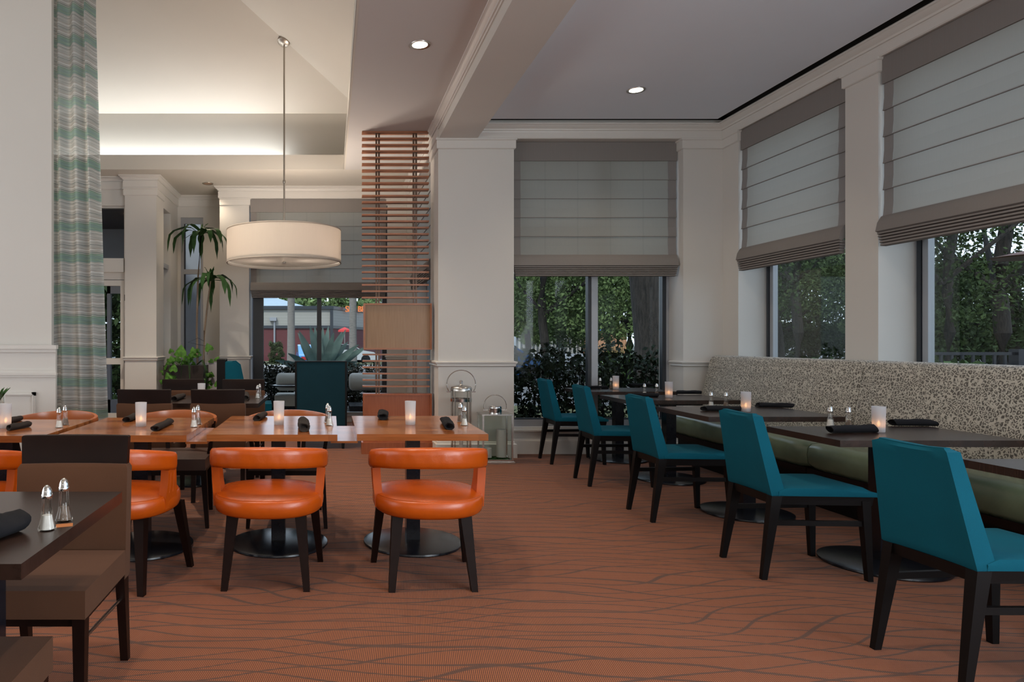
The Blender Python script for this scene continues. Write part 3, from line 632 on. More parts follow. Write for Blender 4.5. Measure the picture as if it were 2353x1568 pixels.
# ------------------------------------------------------------------ teal chairs (face +x, rear feet at x=0)
def teal_chair(label):
    r = thing('dining_chair', label, 'chair', (0, 0, 0), 0, 'teal dining chairs facing the banquette')
    def ring(z, xr, xf, hy, bow):
        n = 6; back = [(xr-bow*(1-(2*i/n-1)**2)*-1, -hy+2*hy*i/n, z) for i in range(n+1)]
        front = [(xf+bow*.6*(1-(2*i/n-1)**2), hy-2*hy*i/n, z) for i in range(n+1)]; return back+front
    zs = [.438, .445, .47, .60, .72, .82, .856, .868, .872]
    rings = []
    for z in zs:
        t = (z-.438)/(.872-.438); xr = .038-.08*t; xf = .115-.105*t; hy = .197-.040*t; k = 0 if .445 <= z <= .856 else .006
        if z > .866: k = .02
        rings.append(ring(z-(.0), xr+k*.7, xf-k*.7, hy-k, .012))
    # dip the top edge slightly in the middle
    rings = [[(x, y, z-(.010*(1-(y/.16)**2) if z > .85 else 0)) for x, y, z in rg] for rg in rings]
    bk = MB().loft(rings).build('backrest', teal, r, ang=50)
    def seatf(u, v): return None
    b = MB(); n = 12; m = 10
    def hz(x, y):
        e = min((x-.075), (.565-x), (.232-abs(y)-.06*(.565-x)*0.5))
        return .484+.006*math.cos((x-.3)*6)-.010*math.exp(-((x-.27)/.13)**2-((y)/.13)**2)-.020*math.exp(-max(e, 0)/.012)
    top = []
    for i in range(n+1):
        x = .075+(.565-.075)*i/n; hw = .196+.036*i/n; row = []
        for j in range(m+1):
            y = -hw+2*hw*j/m; row.append((x, y, hz(x, y)))
        top.append(row)
    V = [[b.bm.verts.new(p) for p in row] for row in top]
    for i in range(n):
        for j in range(m): b.face([V[i][j], V[i+1][j], V[i+1][j+1], V[i][j+1]])
    loop = [V[i][0] for i in range(n+1)]+[V[n][j] for j in range(1, m+1)]+[V[i][m] for i in range(n-1, -1, -1)]+[V[0][j] for j in range(m-1, 0, -1)]
    mid = [b.bm.verts.new((v.co.x+(.006 if v.co.x > .5 else 0), v.co.y*1.015, .462)) for v in loop]; low = [b.bm.verts.new((v.co.x, v.co.y, .442)) for v in loop]; q = len(loop)
    for A, B in ((loop, mid), (mid, low)):
        for k in range(q): b.face([A[k], A[(k+1) % q], B[(k+1) % q], B[k]])
    b.face(low); b.build('seat', teal, r, ang=60)
    MB().hexa([(.05, -.185, .395), (.545, -.222, .395), (.545, .222, .395), (.05, .185, .395)], [(.045, -.19, .441), (.553, -.226, .441), (.553, .226, .441), (.045, .19, .441)]).bevel(.004, 1).build('seat_frame', blackwood, r)
    for s in (-1, 1):
        MB().bar((.0, s*.185, 0), (.068, s*.172, .44), .028, .026, .055, .044).bevel(.004, 1).build('leg', blackwood, r)
        MB().bar((.535, s*.213, 0), (.515, s*.203, .42), .028, .028, .046, .042).bevel(.004, 1).build('leg', blackwood, r)
        MB().hexa([(.03, s*.18-.009, .285), (.53, s*.207-.009, .285), (.53, s*.207+.009, .285), (.03, s*.18+.009, .285)], [(.03, s*.18-.009, .312), (.53, s*.207-.009, .312), (.53, s*.207+.009, .312), (.03, s*.18+.009, .312)]).build('stretcher', blackwood, r)
    return r
c0 = teal_chair('teal chair nearest the camera, lower right corner of the view')
c0.location = (2.231, 2.60, 0); c0.rotation_euler = (0, 0, R(3))
dup(c0, (2.28, 3.785, 0), 0, 'teal chair second nearest the camera, under the table with shakers')
dup(c0, (2.232, 4.925, 0), R(1), 'teal chair in the middle of the row of five')
dup(c0, (2.245, 6.10, 0), R(-1), 'teal chair second farthest, in front of the window mullion')
dup(c0, (2.255, 7.17, 0), R(1), 'farthest teal chair beside the alcove window sill')
# ------------------------------------------------------------------ orange barrel chairs (face +y)
def orange_chair(label):
    r = thing('barrel_chair', label, 'chair', (0, 0, 0), 0, 'orange leather barrel chairs')
    def sq(t, rr, p=2.35):
        c_, s = math.cos(t), math.sin(t); k = (abs(c_)**p+abs(s)**p)**(-1/p); return (c_*k*rr, s*k*rr)
    prof = [(.0, .372), (.235, .372), (.262, .376), (.278, .388), (.285, .408), (.287, .430), (.284, .452), (.279, .463), (.273, .467), (.268, .469), (.21, .481), (.11, .488), (0, .489)]
    b = MB(); n = 56; rings = []
    for rr, z in prof: rings.append([b.bm.verts.new((*sq(2*PI*k/n, max(rr, .002)), z)) for k in range(n)])
    for a, c_ in zip(rings, rings[1:]):
        for k in range(n): b.face([a[k], a[(k+1) % n], c_[(k+1) % n], c_[k]])
    b.face(rings[0][::-1]); b.face(rings[-1]); b.build('seat', orangel, r, ang=60)
    pr = [(2*PI*k/n) for k in range(n)]
    MB().tube([(*sq(t, .2745), .4665) for t in pr]+[(*sq(0, .2745), .4665)], .0022, 6).build('seat_piping', orangel, r)
    b = MB(); n = 44; rings = []; m = 20
    for i in range(n+1):
        t = -PI-.04+(PI+.08)*i/n; a = abs(i/n*2-1); h = .052-.006*a**2; zc = .683-.050*a**2; th = .027; endk = 1-max(0, (a-.975)/.025)*.4
        cx_, cy_ = sq(t, .284, 2.2); d = Vector((cx_, cy_)).normalized(); ring = []
        for k in range(m):
            q = 2*PI*k/m; cq, sq_ = math.cos(q), math.sin(q); kk = (abs(cq)**4.5+abs(sq_)**4.5)**(-1/4.5)
            wob = .0015*math.sin(i*1.9+k)
            off = th*cq*kk*endk+wob; ring.append((cx_+d.x*off, cy_+d.y*off, zc+h*sq_*kk*endk))
        rings.append(ring)
    b.loft(rings).build('backrest', orangel, r, ang=60)
    for s in (-1, 1):
        x = s*.272
        MB().loft([[(x-s*.028+dx, y0, z), (x+s*.014+dx, y0, z), (x+s*.014+dx, y1, z), (x-s*.028+dx, y1, z)] for z, y0, y1, dx in ((.40, -.085, .045, -s*.004), (.47, -.085, .04, 0), (.53, -.078, .025, s*.006), (.60, -.078, .012, s*.010))]).bevel(.008, 2).build('arm_upright', orangel, r)
        MB().bar((s*.208, -.195, 0), (s*.172, -.135, .385), .032, .034, .058, .056).bevel(.004, 1).build('leg', darkwood, r)
        MB().bar((s*.262, .27, 0), (s*.225, .19, .385), .030, .032, .052, .050).bevel(.004, 1).build('leg', darkwood, r)
        for dy in (-.05, -.01): MB().tube([(s*.287, dy, .48), (s*.296, dy, .585)], .002, 5).build('upright_seam', orangel, r)
    return r
o0 = orange_chair('orange leather barrel chair at the rightmost honey table'); o0.location = (.51, 3.62, 0); o0.rotation_euler = (0, 0, R(1))
dup(o0, (-.325, 3.63, 0), R(-1), 'orange leather barrel chair at the third honey table')
dup(o0, (-1.095, 3.60, 0), R(-12), 'orange barrel chair half hidden behind the big brown chair')
dup(o0, (-1.90, 3.58, 0), R(-4), 'orange barrel chair cut by the left frame edge')
# ------------------------------------------------------------------ wood-back chairs opposite (face -y)
archwood = simple('cherry_bentwood', (.38, .11, .035), .25, var=.15)
def arc_chair(label):
    r = thing('armchair', label, 'chair', (0, 0, 0), 0, 'bentwood armchairs on the far side of the honey tables')
    MB().box(-.24, .24, -.24, .24, .36, .40).bevel(.008, 2).build('seat_frame', darkwood, r)
    MB().box(-.255, .255, -.26, .25, .395, .47).bevel(.022, 3).build('seat', brownl, r)
    rings = []; n = 36
    for i in range(n+1):
        t = R(-8)+R(196)*i/n; h = .03+.02*math.sin(t)**2 if 0 < t < PI else .03; zc = .70+.012*math.sin(t); x, y = .285*math.cos(t), .27*math.sin(t); d = Vector((x, y)).normalized()
        rings.append([(x+d.x*a, y+d.y*a, zc+b_) for a, b_ in ((-.014, -h*.6), (.012, -h*.6), (.016, 0), (.010, h*.75), (-.012, h*.75), (-.016, 0))])
    MB().loft(rings).bevel(.003, 1).build('back_rail', archwood, r)
    for s in (-1, 1):
        MB().bar((s*.262, -.215, 0), (s*.235, -.20, .40), .024, .026, .042, .042).bevel(.004, 1).build('leg', darkwood, r)
        MB().bar((s*.215, .30, 0), (s*.205, .215, .42), .026, .028, .042, .042).bevel(.004, 1).build('leg', darkwood, r)
        MB().bar((s*.235, -.0, .40), (s*.285, -.03, .70), .03, .05, .022, .04).bevel(.003, 1).build('arm_stile', darkwood, r)
    for k in (-.09, .09): MB().bar((k, .24, .44), (k*1.2, .265, .69), .03, .016, .03, .016).build('back_stile', darkwood, r)
    return r
a0 = arc_chair('bentwood armchair across the third honey table, in front of the wing chair'); a0.location = (-.295, 4.80, 0); a0.rotation_euler = (0, 0, 0)
dup(a0, (-1.10, 4.80, 0), R(2), 'bentwood armchair across the second honey table')
dup(a0, (-1.93, 4.75, 0), R(-3), 'bentwood armchair across the leftmost honey table')
# ------------------------------------------------------------------ brown dining chairs (face +y)
def brown_chair(label):
    r = thing('dining_chair', label, 'chair', (0, 0, 0), 0, 'brown dining chairs with dark wood top rails')
    MB().box(-.215, .215, -.20, .23, .36, .452).bevel(.016, 3).build('seat', brownc, r)
    def f(z): t = (z-.36)/.52; return -.235-.035*t
    rings = []
    for z, k in ((.33, .006), (.345, 0), (.55, 0), (.76, 0), (.775, .008)):
        y = f(z); n = 6; hx = .213-k
        bow = lambda q: .014*(1-q*q)
        rings.append([(hx*(2*i/n-1), y-.03+k-bow(2*i/n-1), z) for i in range(n+1)]+[(hx*(1-2*i/n), y+.032-k-bow(1-2*i/n), z) for i in range(n+1)])
    MB().loft(rings).build('backrest', brownc, r, ang=50)
    rings = []
    for z, k in ((.765, .0), (.878, 0), (.883, .004)):
        y = f(z)-.004; n = 6; hx = .205-k+.004*(z > .8); bow = lambda q: .018*(1-q*q)
        rings.append([(hx*(2*i/n-1), y-.016+k-bow(2*i/n-1), z) for i in range(n+1)]+[(hx*(1-2*i/n), y+.016-k-bow(1-2*i/n), z) for i in range(n+1)])
    MB().loft(rings).build('top_rail', darkwood, r, ang=40)
    MB().box(-.19, .19, -.19, .20, .325, .362).build('seat_frame', darkwood, r)
    for s in (-1, 1):
        MB().bar((s*.192, -.275, 0), (s*.192, -.225, .37), .03, .032, .036, .055).bevel(.003, 1).build('leg', darkwood, r)
        MB().bar((s*.188, .195, 0), (s*.188, .195, .37), .030, .032, .042, .042).bevel(.003, 1).build('leg', darkwood, r)
        MB().tube([(s*.19, -.24, .255), (s*.19, .19, .275)], .0065, 8).build('stretcher', steel, r)
        MB().hexa([(s*.17-.01, .12, .325), (s*.17+.01, .12, .325), (s*.17+.01, .18, .27), (s*.17-.01, .18, .27)], [(s*.17-.01, .12, .33), (s*.17+.01, .12, .33), (s*.17+.01, .18, .33), (s*.17-.01, .18, .33)]).build('corner_bracket', darkwood, r)
    return r
b0 = brown_chair('large brown dining chair at the near dark table, front left'); b0.location = (-1.003, 2.42, 0); b0.rotation_euler = (0, 0, PI)
dup(b0, (-.965, 1.62, 0), R(1), 'brown chair whose seat corner shows at the bottom left edge')
dup(b0, (-1.45, 5.60, 0), R(-1), 'brown chair at the far dark table, near side and left')
dup(b0, (-.885, 5.60, 0), R(1), 'brown chair at the far dark table, near side and right')
dup(b0, (-1.46, 6.50, 0), PI, 'brown chair at the far dark table, far side and left, by the planter')
dup(b0, (-.865, 6.50, 0), PI, 'brown chair at the far dark table, far side and right, before the window')
# ------------------------------------------------------------------ wing chairs (face +y)
def wing(label):
    r = thing('wing_chair', label, 'chair', (0, 0, 0), 0, 'teal high-backed lounge chairs')
    MB().box(-.285, .285, -.05, .02, .12, 1.02).bevel(.012, 2).build('back_panel', tealdark, r)
    MB().box(-.305, -.283, -.055, .05, .10, 1.03).box(.283, .305, -.055, .05, .10, 1.03).box(-.283, .283, -.055, .05, 1.018, 1.03).bevel(.003, 1).build('back_frame', blackwood, r)
    MB().box(-.27, .27, .02, .13, .42, 1.0).bevel(.035, 3).build('backrest', teal, r)
    for s in (-1, 1):
        MB().loft([[(s*.30, .03, z), (s*.255, .03, z), (s*.27, .03+d_, z), (s*.315, .03+d_, z)] for z, d_ in ((.40, .50), (.60, .48), (.66, .26), (.95, .20), (1.0, .14))]).bevel(.012, 2).build('wing', teal, r)
        MB().bar((s*.26, -.02, 0), (s*.26, 0, .14), .03, .03, .045, .045).build('leg', blackwood, r)
        MB().bar((s*.27, .58, 0), (s*.27, .56, .22), .03, .03, .045, .045).build('leg', blackwood, r)
    MB().box(-.30, .30, .02, .62, .20, .34).bevel(.01, 2).build('seat_base', tealdark, r)
    MB().box(-.27, .27, .10, .64, .335, .46).bevel(.035, 3).build('seat_cushion', teal, r)
    return r
w0 = wing('dark-backed teal wing chair turned away, standing before the back window'); w0.location = (-.115, 8.05, 0)
dup(w0, (-1.42, 8.95, 0), R(-84), 'teal wing chair seen from the side, next to the planter')
# ------------------------------------------------------------------ tableware
def napkin(label, p0, p1, wdt=.055, h=.036, z=.74, mat=napk, seed=0, floorz=.74):
    rnd = random.Random(seed); d = Vector((p1[0]-p0[0], p1[1]-p0[1])); L = d.length; a = math.atan2(d.y, d.x); m = 16; n = 14; rings = []
    for i in range(n+1):
        u = i/n; e = max(0, abs(u*2-1)-.80)/.2; ring = []
        for k in range(m):
            q = 2*PI*k/m; rr = 1+.05*math.sin(2*q+seed)+.05*math.sin(3*q+u*4+seed*2)+.045*rnd.uniform(-1, 1)+.04*math.sin(u*9+q*2+seed*3)
            cz = math.sin(q); y = math.cos(q)*wdt/2*rr*(1-.10*e); zz_ = (cz*.5+.5)*h*rr*(1-.08*e)
            ring.append(((u-.5)*L+(.012*math.sin(q+seed) if i in (0, n) else 0), y, max(.0005, zz_)))
        rings.append(ring)
    for end, sgn in ((0, 1), (n, -1)):          # folded-in ends
        src = rings[end if end == 0 else -1]; cy = 0; cz = h*.45
        r1 = [(x+sgn*.004, cy+(y-cy)*.72, cz+(z_-cz)*.72) for x, y, z_ in src]; r2 = [(x+sgn*.022, cy+(y-cy)*.55, cz+(z_-cz)*.5) for x, y, z_ in src]
        if end == 0: rings = [r2, r1]+rings
        else: rings = rings+[r1, r2]
    o = MB().loft(rings).build('napkin_roll', mat, ang=70); o.location = ((p0[0]+p1[0])/2, (p0[1]+p1[1])/2, z+.0005); o.rotation_euler = (0, 0, a)
    return tag(o, label, 'napkin', 'rolled dark napkins on the tables')
salt = simple('salt', (.75, .73, .70), .9); pepper = simple('ground_pepper', (.16, .11, .08), .9, var=.5, vs=200)
def shaker(kind):
    r = thing(kind+'_shaker', '', 'shaker', (0, 0, 0), 0, 'glass salt and pepper shakers')
    MB().lathe([(0, 0), (.023, 0), (.0245, .004), (.021, .014), (.0165, .032), (.0135, .06), (.0125, .086), (.0125, .09)], n=48, flute=.05, nf=8).build('glass_body', sglass, r)
    MB().lathe([(.0135, .086), (.0145, .088), (.0145, .096), (.013, .098), (.0125, .106), (.009, .115), (.004, .1205), (0, .122)], n=24).build('cap', chrome, r)
    zt_ = .040
    MB().lathe([(0, .003), (.019, .003), (.0175, .012), (.0145, .028), (.0128, zt_), (0, zt_+.002)], n=20).build(kind, salt if kind == 'salt' else pepper, r)
    return r
salt0 = shaker('salt'); pep0 = shaker('pepper'); used = {'salt': False, 'pepper': False}
def put_shaker(kind, p, label):
    o = (salt0 if kind == 'salt' else pep0)
    if used[kind]: o = dup(o)
    used[kind] = True; o.location = (p[0], p[1], .7405); o['label'] = label
def candle(label, p, rw=.031, h=.145, first=[]):
    if first: r = dup(first[0]); r.location = (p[0], p[1], .7405); r['label'] = label; return r
    r = thing('candle_holder', label, 'candle', (p[0], p[1], .7405), 0, 'frosted glass tea light holders'); first.append(r)
    MB().lathe([(0, .0), (.029, .0), (.0305, .003), (.034, h), (.032, h), (.0288, .012), (0, .012)], n=40).build('frosted_glass', frost, r)
    MB().lathe([(0, .012), (.020, .012), (.020, .030), (0, .030)], n=20).build('tea_light', wax, r)
    MB().lathe([(0, .030), (.006, .038), (.0075, .046), (.004, .058), (0, .068)], n=12).build('flame', flame, r)
    return r
g = lambda px, py: G(px, py, .74)
names = ['leftmost honey table', 'second honey table', 'third honey table', 'rightmost honey table']
for nm, (cpx, s1, s2) in zip(names, ([(13, 984), (136, 983), (150, 977)], [(324, 980), (446, 982), (455, 976)], [(641, 976), (757, 978), (753, 971)], [(943, 976), (1067, 978), (1058, 969)])):
    candle('frosted tea light holder on the '+nm, g(*cpx)); put_shaker('salt', g(*s1), 'salt shaker on the '+nm); put_shaker('pepper', g(*s2), 'pepper shaker on the '+nm)
for nm, cpx, s1, s2 in (('dark table nearest the alcove window', (1415, 895), (1379, 894), (1404, 894)), ('dark table second from the alcove window', (1537, 914), (1481, 911), (1509, 911)),
                        ('middle dark banquette table', (1714, 946), (1634, 936), (1668, 937)), ('dark table between the two nearest teal chairs', (2019, 993), (1908, 980), (1950, 982))):
    candle('frosted tea light holder on the '+nm, g(*cpx)); put_shaker('salt', g(*s1), 'salt shaker on the '+nm); put_shaker('pepper', g(*s2), 'pepper shaker on the '+nm)
put_shaker('salt', g(592, 916), 'salt shaker on the far dark table among brown chairs'); put_shaker('pepper', g(597, 912), 'pepper shaker on the far dark table among brown chairs')
put_shaker('salt', g(108, 1218), 'large salt shaker in the foreground on the bottom left table'); put_shaker('pepper', g(147, 1197), 'large pepper shaker in the foreground on the bottom left table')
tag(dup(bpy.data.objects['candle_holder'], (*g(463, 919)[:2], .7405), 0), 'white candle cup on the far dark table among brown chairs', 'candle')
def nk(label, a, b_, **k):
    napkin(label, g(*a), g(*b_), **k)
nk('rolled napkin lying along the front of the leftmost honey table', (20, 990), (68, 981), mat=napkw, seed=1, wdt=.05)
nk('rolled napkin behind the candle on the leftmost honey table', (16, 975), (46, 967), mat=napkw, seed=2)
nk('diagonal rolled napkin at the front of the second honey table', (355, 992), (391, 974), mat=napkw, seed=3)
nk('rolled napkin at the back of the second honey table', (290, 971), (318, 960), mat=napkw, seed=4)
nk('rolled napkin at the back of the third honey table', (590, 968), (607, 958), mat=napkw, seed=5)
nk('rolled napkin shown end-on at the front of the third honey table', (699, 993), (697, 975), mat=napkw, seed=6, wdt=.07, h=.05)
nk('rolled napkin at the back of the rightmost honey table', (880, 966), (880, 955), seed=7, wdt=.07, h=.045)
nk('rolled napkin beside the shakers on the rightmost honey table', (1033, 989), (1022, 972), seed=8, wdt=.06, h=.045)
nk('black napkin roll before the shakers of the table between the two nearest teal chairs', (1906, 996), (2010, 994), seed=9, wdt=.065, h=.045)
nk('black napkin roll near the wall side of the table between the two nearest teal chairs', (2050, 979), (2146, 980), seed=10, wdt=.065, h=.04)
nk('black napkin roll behind the chair back on the middle dark banquette table', (1617, 945), (1700, 945), seed=11, wdt=.065)
nk('black napkin roll at the wall side of the middle dark banquette table', (1740, 936), (1820, 938), seed=12, wdt=.065)
nk('black napkin roll before the shakers of the dark table second from the window', (1452, 912), (1514, 913), seed=13, wdt=.065)
nk('black napkin roll at the wall side of the dark table second from the window', (1554, 906), (1612, 906), seed=14, wdt=.06)
nk('black napkin roll on the chair side of the farthest dark table', (1350, 894), (1397, 894), seed=15, wdt=.06)
nk('black napkin roll on the wall side of the farthest dark table', (1448, 889), (1498, 889), seed=16, wdt=.06)
nk('rolled napkin on the left part of the far dark table', (400, 923), (420, 915), mat=napkw, seed=17, wdt=.06, h=.045)
nk('rolled napkin between chair and shakers on the far dark table', (565, 921), (566, 911), mat=napkw, seed=18, wdt=.06, h=.045)
nk('large crumpled black napkin roll at the left edge of the foreground table', (-75, 1262), (48, 1218), seed=19, wdt=.075, h=.055)
# sugar packet
pk = M('sugar_packet_print', (.38, .13, .035), .6); pk = pk.m
gq = g(148, 1208); o = MB().box(-.022, .022, -.017, .017, 0, .0008).build('sugar_packet', pk); o.location = (gq.x, gq.y, .7401); o.rotation_euler = (0, 0, R(20))
tag(o, 'small orange packet lying beside the foreground shakers', 'packet')
# small succulent in a glass at the left edge
r = thing('succulent_vase', 'small spiky succulent in a clear glass at the left frame edge', 'plant', (*G(-4, 972, .74)[:2], .7405))
MB().lathe([(0, 0), (.035, 0), (.038, .19), (.036, .19), (.033, .01), (0, .01)], n=32).build('glass_vase', sglass, r)
for k in range(9):
    a = 2*PI*k/9; t = [(math.cos(a)*.012*j*(1+.3*(k % 2)), math.sin(a)*.012*j, .14+.022*j-.0012*j*j) for j in range(6)]
    MB().tube(t, [.009, .009, .008, .006, .004, .001], 6).build('leaf', leafpl, r)
# ------------------------------------------------------------------ planter with house plants
px_, py_ = (430-CX)*9.9/F, 9.9
r = thing('planter', 'square dark planter with two bare dracaena stems and trailing pothos', 'plant', (px_, py_, 0))
MB().hexa([(-.22, -.22, 0), (.22, -.22, 0), (.22, .22, 0), (-.22, .22, 0)], [(-.29, -.25, .92), (.29, -.25, .92), (.29, .25, .92), (-.29, .25, .92)]).bevel(.01, 2).build('pot', simple('dark_planter', (.022, .017, .016), .5), r)
random.seed(11)
def strip_leaf(parent, c, az, L, wd, lift, mat, name='leaf', droop=1.0):
    b = MB(); n = 9; d = Vector((math.cos(az), math.sin(az), 0)); side = Vector((-d.y, d.x, 0)); pos = Vector(c); el = lift; st = L/n; pts = []
    for i in range(n+1):
        pts.append(pos.copy()); pos = pos+(d*math.cos(el)+Vector((0, 0, 1))*math.sin(el))*st; el = max(el-(.27 if i < 5 else .42)*droop, -1.5)
    V = []
    for i, p in enumerate(pts):
        u = i/n; ww = wd*(math.sin(PI*min(1, u*.92+.08))**.7)*(1 if i < n else .1); p.z += .010*math.sin(u*17+az*3); tw = side*math.cos(u*1.2+.3*math.sin(u*14))+d*math.sin(u*1.2)*.3
        V.append((b.bm.verts.new(p-tw*ww/2), b.bm.verts.new(p+Vector((0, 0, -.006))), b.bm.verts.new(p+tw*ww/2)))
    for a, c_ in zip(V, V[1:]): b.face([a[0], a[1], c_[1], c_[0]]); b.face([a[1], a[2], c_[2], c_[1]])
    o = b.build(name, mat, parent, ang=80)
    return o
top1 = P(462, 541, 9.9)-Vector((px_, py_, 0)); top2 = P(484, 645, 9.8)-Vector((px_, py_, 0)); bs1 = P(454, 838, 9.9)-Vector((px_, py_, 0)); bs2 = P(468, 838, 9.85)-Vector((px_, py_, 0))
mid1 = P(455, 640, 9.9)-Vector((px_, py_, 0))
s1 = MB().tube([bs1, P(452, 760, 9.9)-Vector((px_, py_, 0)), mid1, top1], [.018, .016, .014, .010], 8).build('stem', stemm, r)
s2 = MB().tube([bs2, P(470, 760, 9.85)-Vector((px_, py_, 0)), P(477, 700, 9.8)-Vector((px_, py_, 0)), top2], [.018, .015, .012, .010], 8).build('stem', stemm, r)
for s, tp, sc in ((s1, top1, 1), (s2, top2, 1.0)):
    for k in range(13):
        strip_leaf(s, tp, 2*PI*k/13+random.uniform(-.25, .25), random.uniform(.55, .78)*sc, random.uniform(.08, .125), random.uniform(.2, .9), leafpl, 'leaf', random.uniform(.95, 1.3))
    for k in range(3): strip_leaf(s, tp, random.uniform(0, 6.28), .22, .06, 1.35, leafpl, 'leaf', .25)
def heart(parent, p, sz, nrm, roll, mat=leafvar, name='pothos_leaf'):
    b = MB(); out = [(0, -.15), (.28, -.32), (.5, -.12), (.46, .22), (.24, .55), (0, .85), (-.24, .55), (-.46, .22), (-.5, -.12), (-.28, -.32)]
    n = Vector(nrm).normalized(); t = n.cross(Vector((0, 0, 1))); t = t.normalized() if t.length > .1 else Vector((1, 0, 0)); q = n.cross(t)
    t2 = t*math.cos(roll)+q*math.sin(roll); q2 = q*math.cos(roll)-t*math.sin(roll); cv = b.bm.verts.new(Vector(p)+n*.012); vs = [b.bm.verts.new(Vector(p)+t2*x*sz+q2*y*sz-n*abs(x)*.25*sz) for x, y in out]
    for k in range(len(vs)): b.face([cv, vs[k], vs[(k+1) % len(vs)]])
    b.build(name, mat, parent, ang=80)
for k in range(62):
    a = random.uniform(0, 2*PI); q = random.random(); edge = k > 30
    x = math.cos(a)*(.36 if edge else .25*q+.05); y = math.sin(a)*(.30 if edge else .22*q) - (.05 if edge else 0)
    z = .92+random.uniform(.02, .22) if not edge else .92-random.uniform(-.08, .35)
    heart(r, (x, y, z), random.uniform(.05, .10), (random.uniform(-.6, .6), -1, random.uniform(.1, 1.2)), random.uniform(0, 6.28))
for (qx, qy, sz) in ((415, 812, .16), (481, 802, .12), (444, 808, .09), (398, 850, .12), (388, 868, .11), (395, 828, .09), (500, 885, .10), (498, 828, .08)):
    heart(r, P(qx, qy, 9.5)-Vector((px_, py_, 0)), sz, (.1, -1, .5), random.uniform(2.6, 3.6))
for k in range(9):
    a = random.uniform(-.6, 3.6); x, y = .28*math.cos(a), -.25
    MB().tube([(x*.6, -.1, .93), (x, y-.02, 1.0), (x*1.25, y-.05, .85), (x*1.2+.03*math.sin(k), y-.05, .6), (x*1.1, y-.04, .5)], .004, 5).build('vine', leafpl, r)
MB().tube([P(*q, 9.7)-Vector((px_, py_, 0)) for q in ((470, 785), (455, 777), (432, 787), (455, 792), (478, 796), (476, 815))], .004, 5).build('vine', darkframe, r)
tag(MB().lathe([(0, 0), (.13, 0), (.15, .95), (.14, .95), (.12, .9), (0, .9)], (P(494, 800, 10.1).x, 10.12, 0)).build('plant_pot', simple('white_pot', (.45, .44, .47), .4)), 'slim pale pot standing right behind the dark planter', 'pot')
# ================================================================== outdoors
rng = np.random.default_rng(5)
def leaf_cloud(name, blobs, n, size, mat, parent=None, aspect=.5):
    # blobs: (centre, radii); n leaves
    per = np.array([b_[1][0]*b_[1][1]*b_[1][2] for b_ in blobs])**(2/3); idx = rng.choice(len(blobs), n, p=per/per.sum())
    cen = np.array([b_[0] for b_ in blobs])[idx]; rad = np.array([b_[1] for b_ in blobs])[idx]
    d = rng.normal(size=(n, 3)); d /= np.linalg.norm(d, axis=1)[:, None]; q = rng.uniform(.25, 1, n)**.6
    p = cen+d*rad*q[:, None]; u = rng.normal(size=(n, 3)); u /= np.linalg.norm(u, axis=1)[:, None]; v = np.cross(u, rng.normal(size=(n, 3))); v /= np.linalg.norm(v, axis=1)[:, None]
    s = size*rng.uniform(.6, 1.4, n)[:, None]; q4 = np.stack([p-u*s, p+v*s*aspect, p+u*s, p-v*s*aspect], 1).reshape(-1, 3)
    me = bpy.data.meshes.new(name); me.vertices.add(4*n); me.vertices.foreach_set('co', q4.ravel()); me.loops.add(4*n); me.loops.foreach_set('vertex_index', np.arange(4*n)); me.polygons.add(n)
    me.polygons.foreach_set('loop_start', np.arange(n)*4); me.update(calc_edges=True); me.validate(); me.materials.append(mat)
    o = bpy.data.objects.new(name, me); C.objects.link(o)
    if parent: o.parent = parent
    return o
# hedge outside the alcove window
hb = [((2.0+.32*i+rng.uniform(-.1, .1), 9.3+rng.uniform(-.15, .2), z), (.30, .35, .28)) for i in range(11) for z in (.15+rng.uniform(-.1, .1), .55, .88+rng.uniform(-.06, .12))]
r = thing('hedge', 'dark leafy hedge right outside the alcove window', 'hedge', (3.6, 9.3, -.14))
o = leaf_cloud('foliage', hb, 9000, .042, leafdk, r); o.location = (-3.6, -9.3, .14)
b = MB()
for i in range(40):
    x = 2+3.3*i/40; b.tube([(x-3.6, rng.uniform(-.15, .15), 0), (x-3.6+rng.uniform(-.15, .15), rng.uniform(-.2, .2), 1.1)], [.012, .005], 5)
b.build('branches', blackwood, r)
hb = [((5.4+rng.uniform(-.2, .25), 3.5+.4*i, z), (.35, .3, .28)) for i in range(16) for z in (.2, .55, .80)]
r = thing('hedge', 'dark leafy hedge outside the right wall windows', 'hedge', (5.9, 6.5, -.14)); hb = [((a[0]+.5, a[1], a[2]), q) for a, q in hb]
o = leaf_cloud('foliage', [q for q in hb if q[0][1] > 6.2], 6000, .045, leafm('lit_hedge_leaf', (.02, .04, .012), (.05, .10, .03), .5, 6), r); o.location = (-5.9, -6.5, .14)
def trunk(b, x, y, r0, h, lean=0, z0=-.24):
    n = 7; b.tube([(x+lean*i/n+.05*math.sin(i*1.3+x), y+.04*math.cos(i*1.7), z0+h*i/n) for i in range(n+1)], [r0*(1.25 if i == 0 else 1-.35*i/n) for i in range(n+1)], 14)
# big trunk
r = thing('tree', 'massive dark ridged tree trunk just behind the hedge in the alcove window', 'tree', (5.85, 12.4, -.24))
b = MB(); b.tube([(.06, 0, 0), (.03, 0, .6), (0, 0, 1.5), (-.10, 0, 2.6), (-.25, 0, 4), (-.3, 0, 7)], [.46, .36, .31, .30, .31, .25], 20); b.build('trunk', bark, r)
leaf_cloud('crown', [((rng.uniform(-3, 3), rng.uniform(-1.5, 3), rng.uniform(5, 8)), (1.4, 1.4, 1.0)) for _ in range(12)], 5000, .09, leafmd, r)
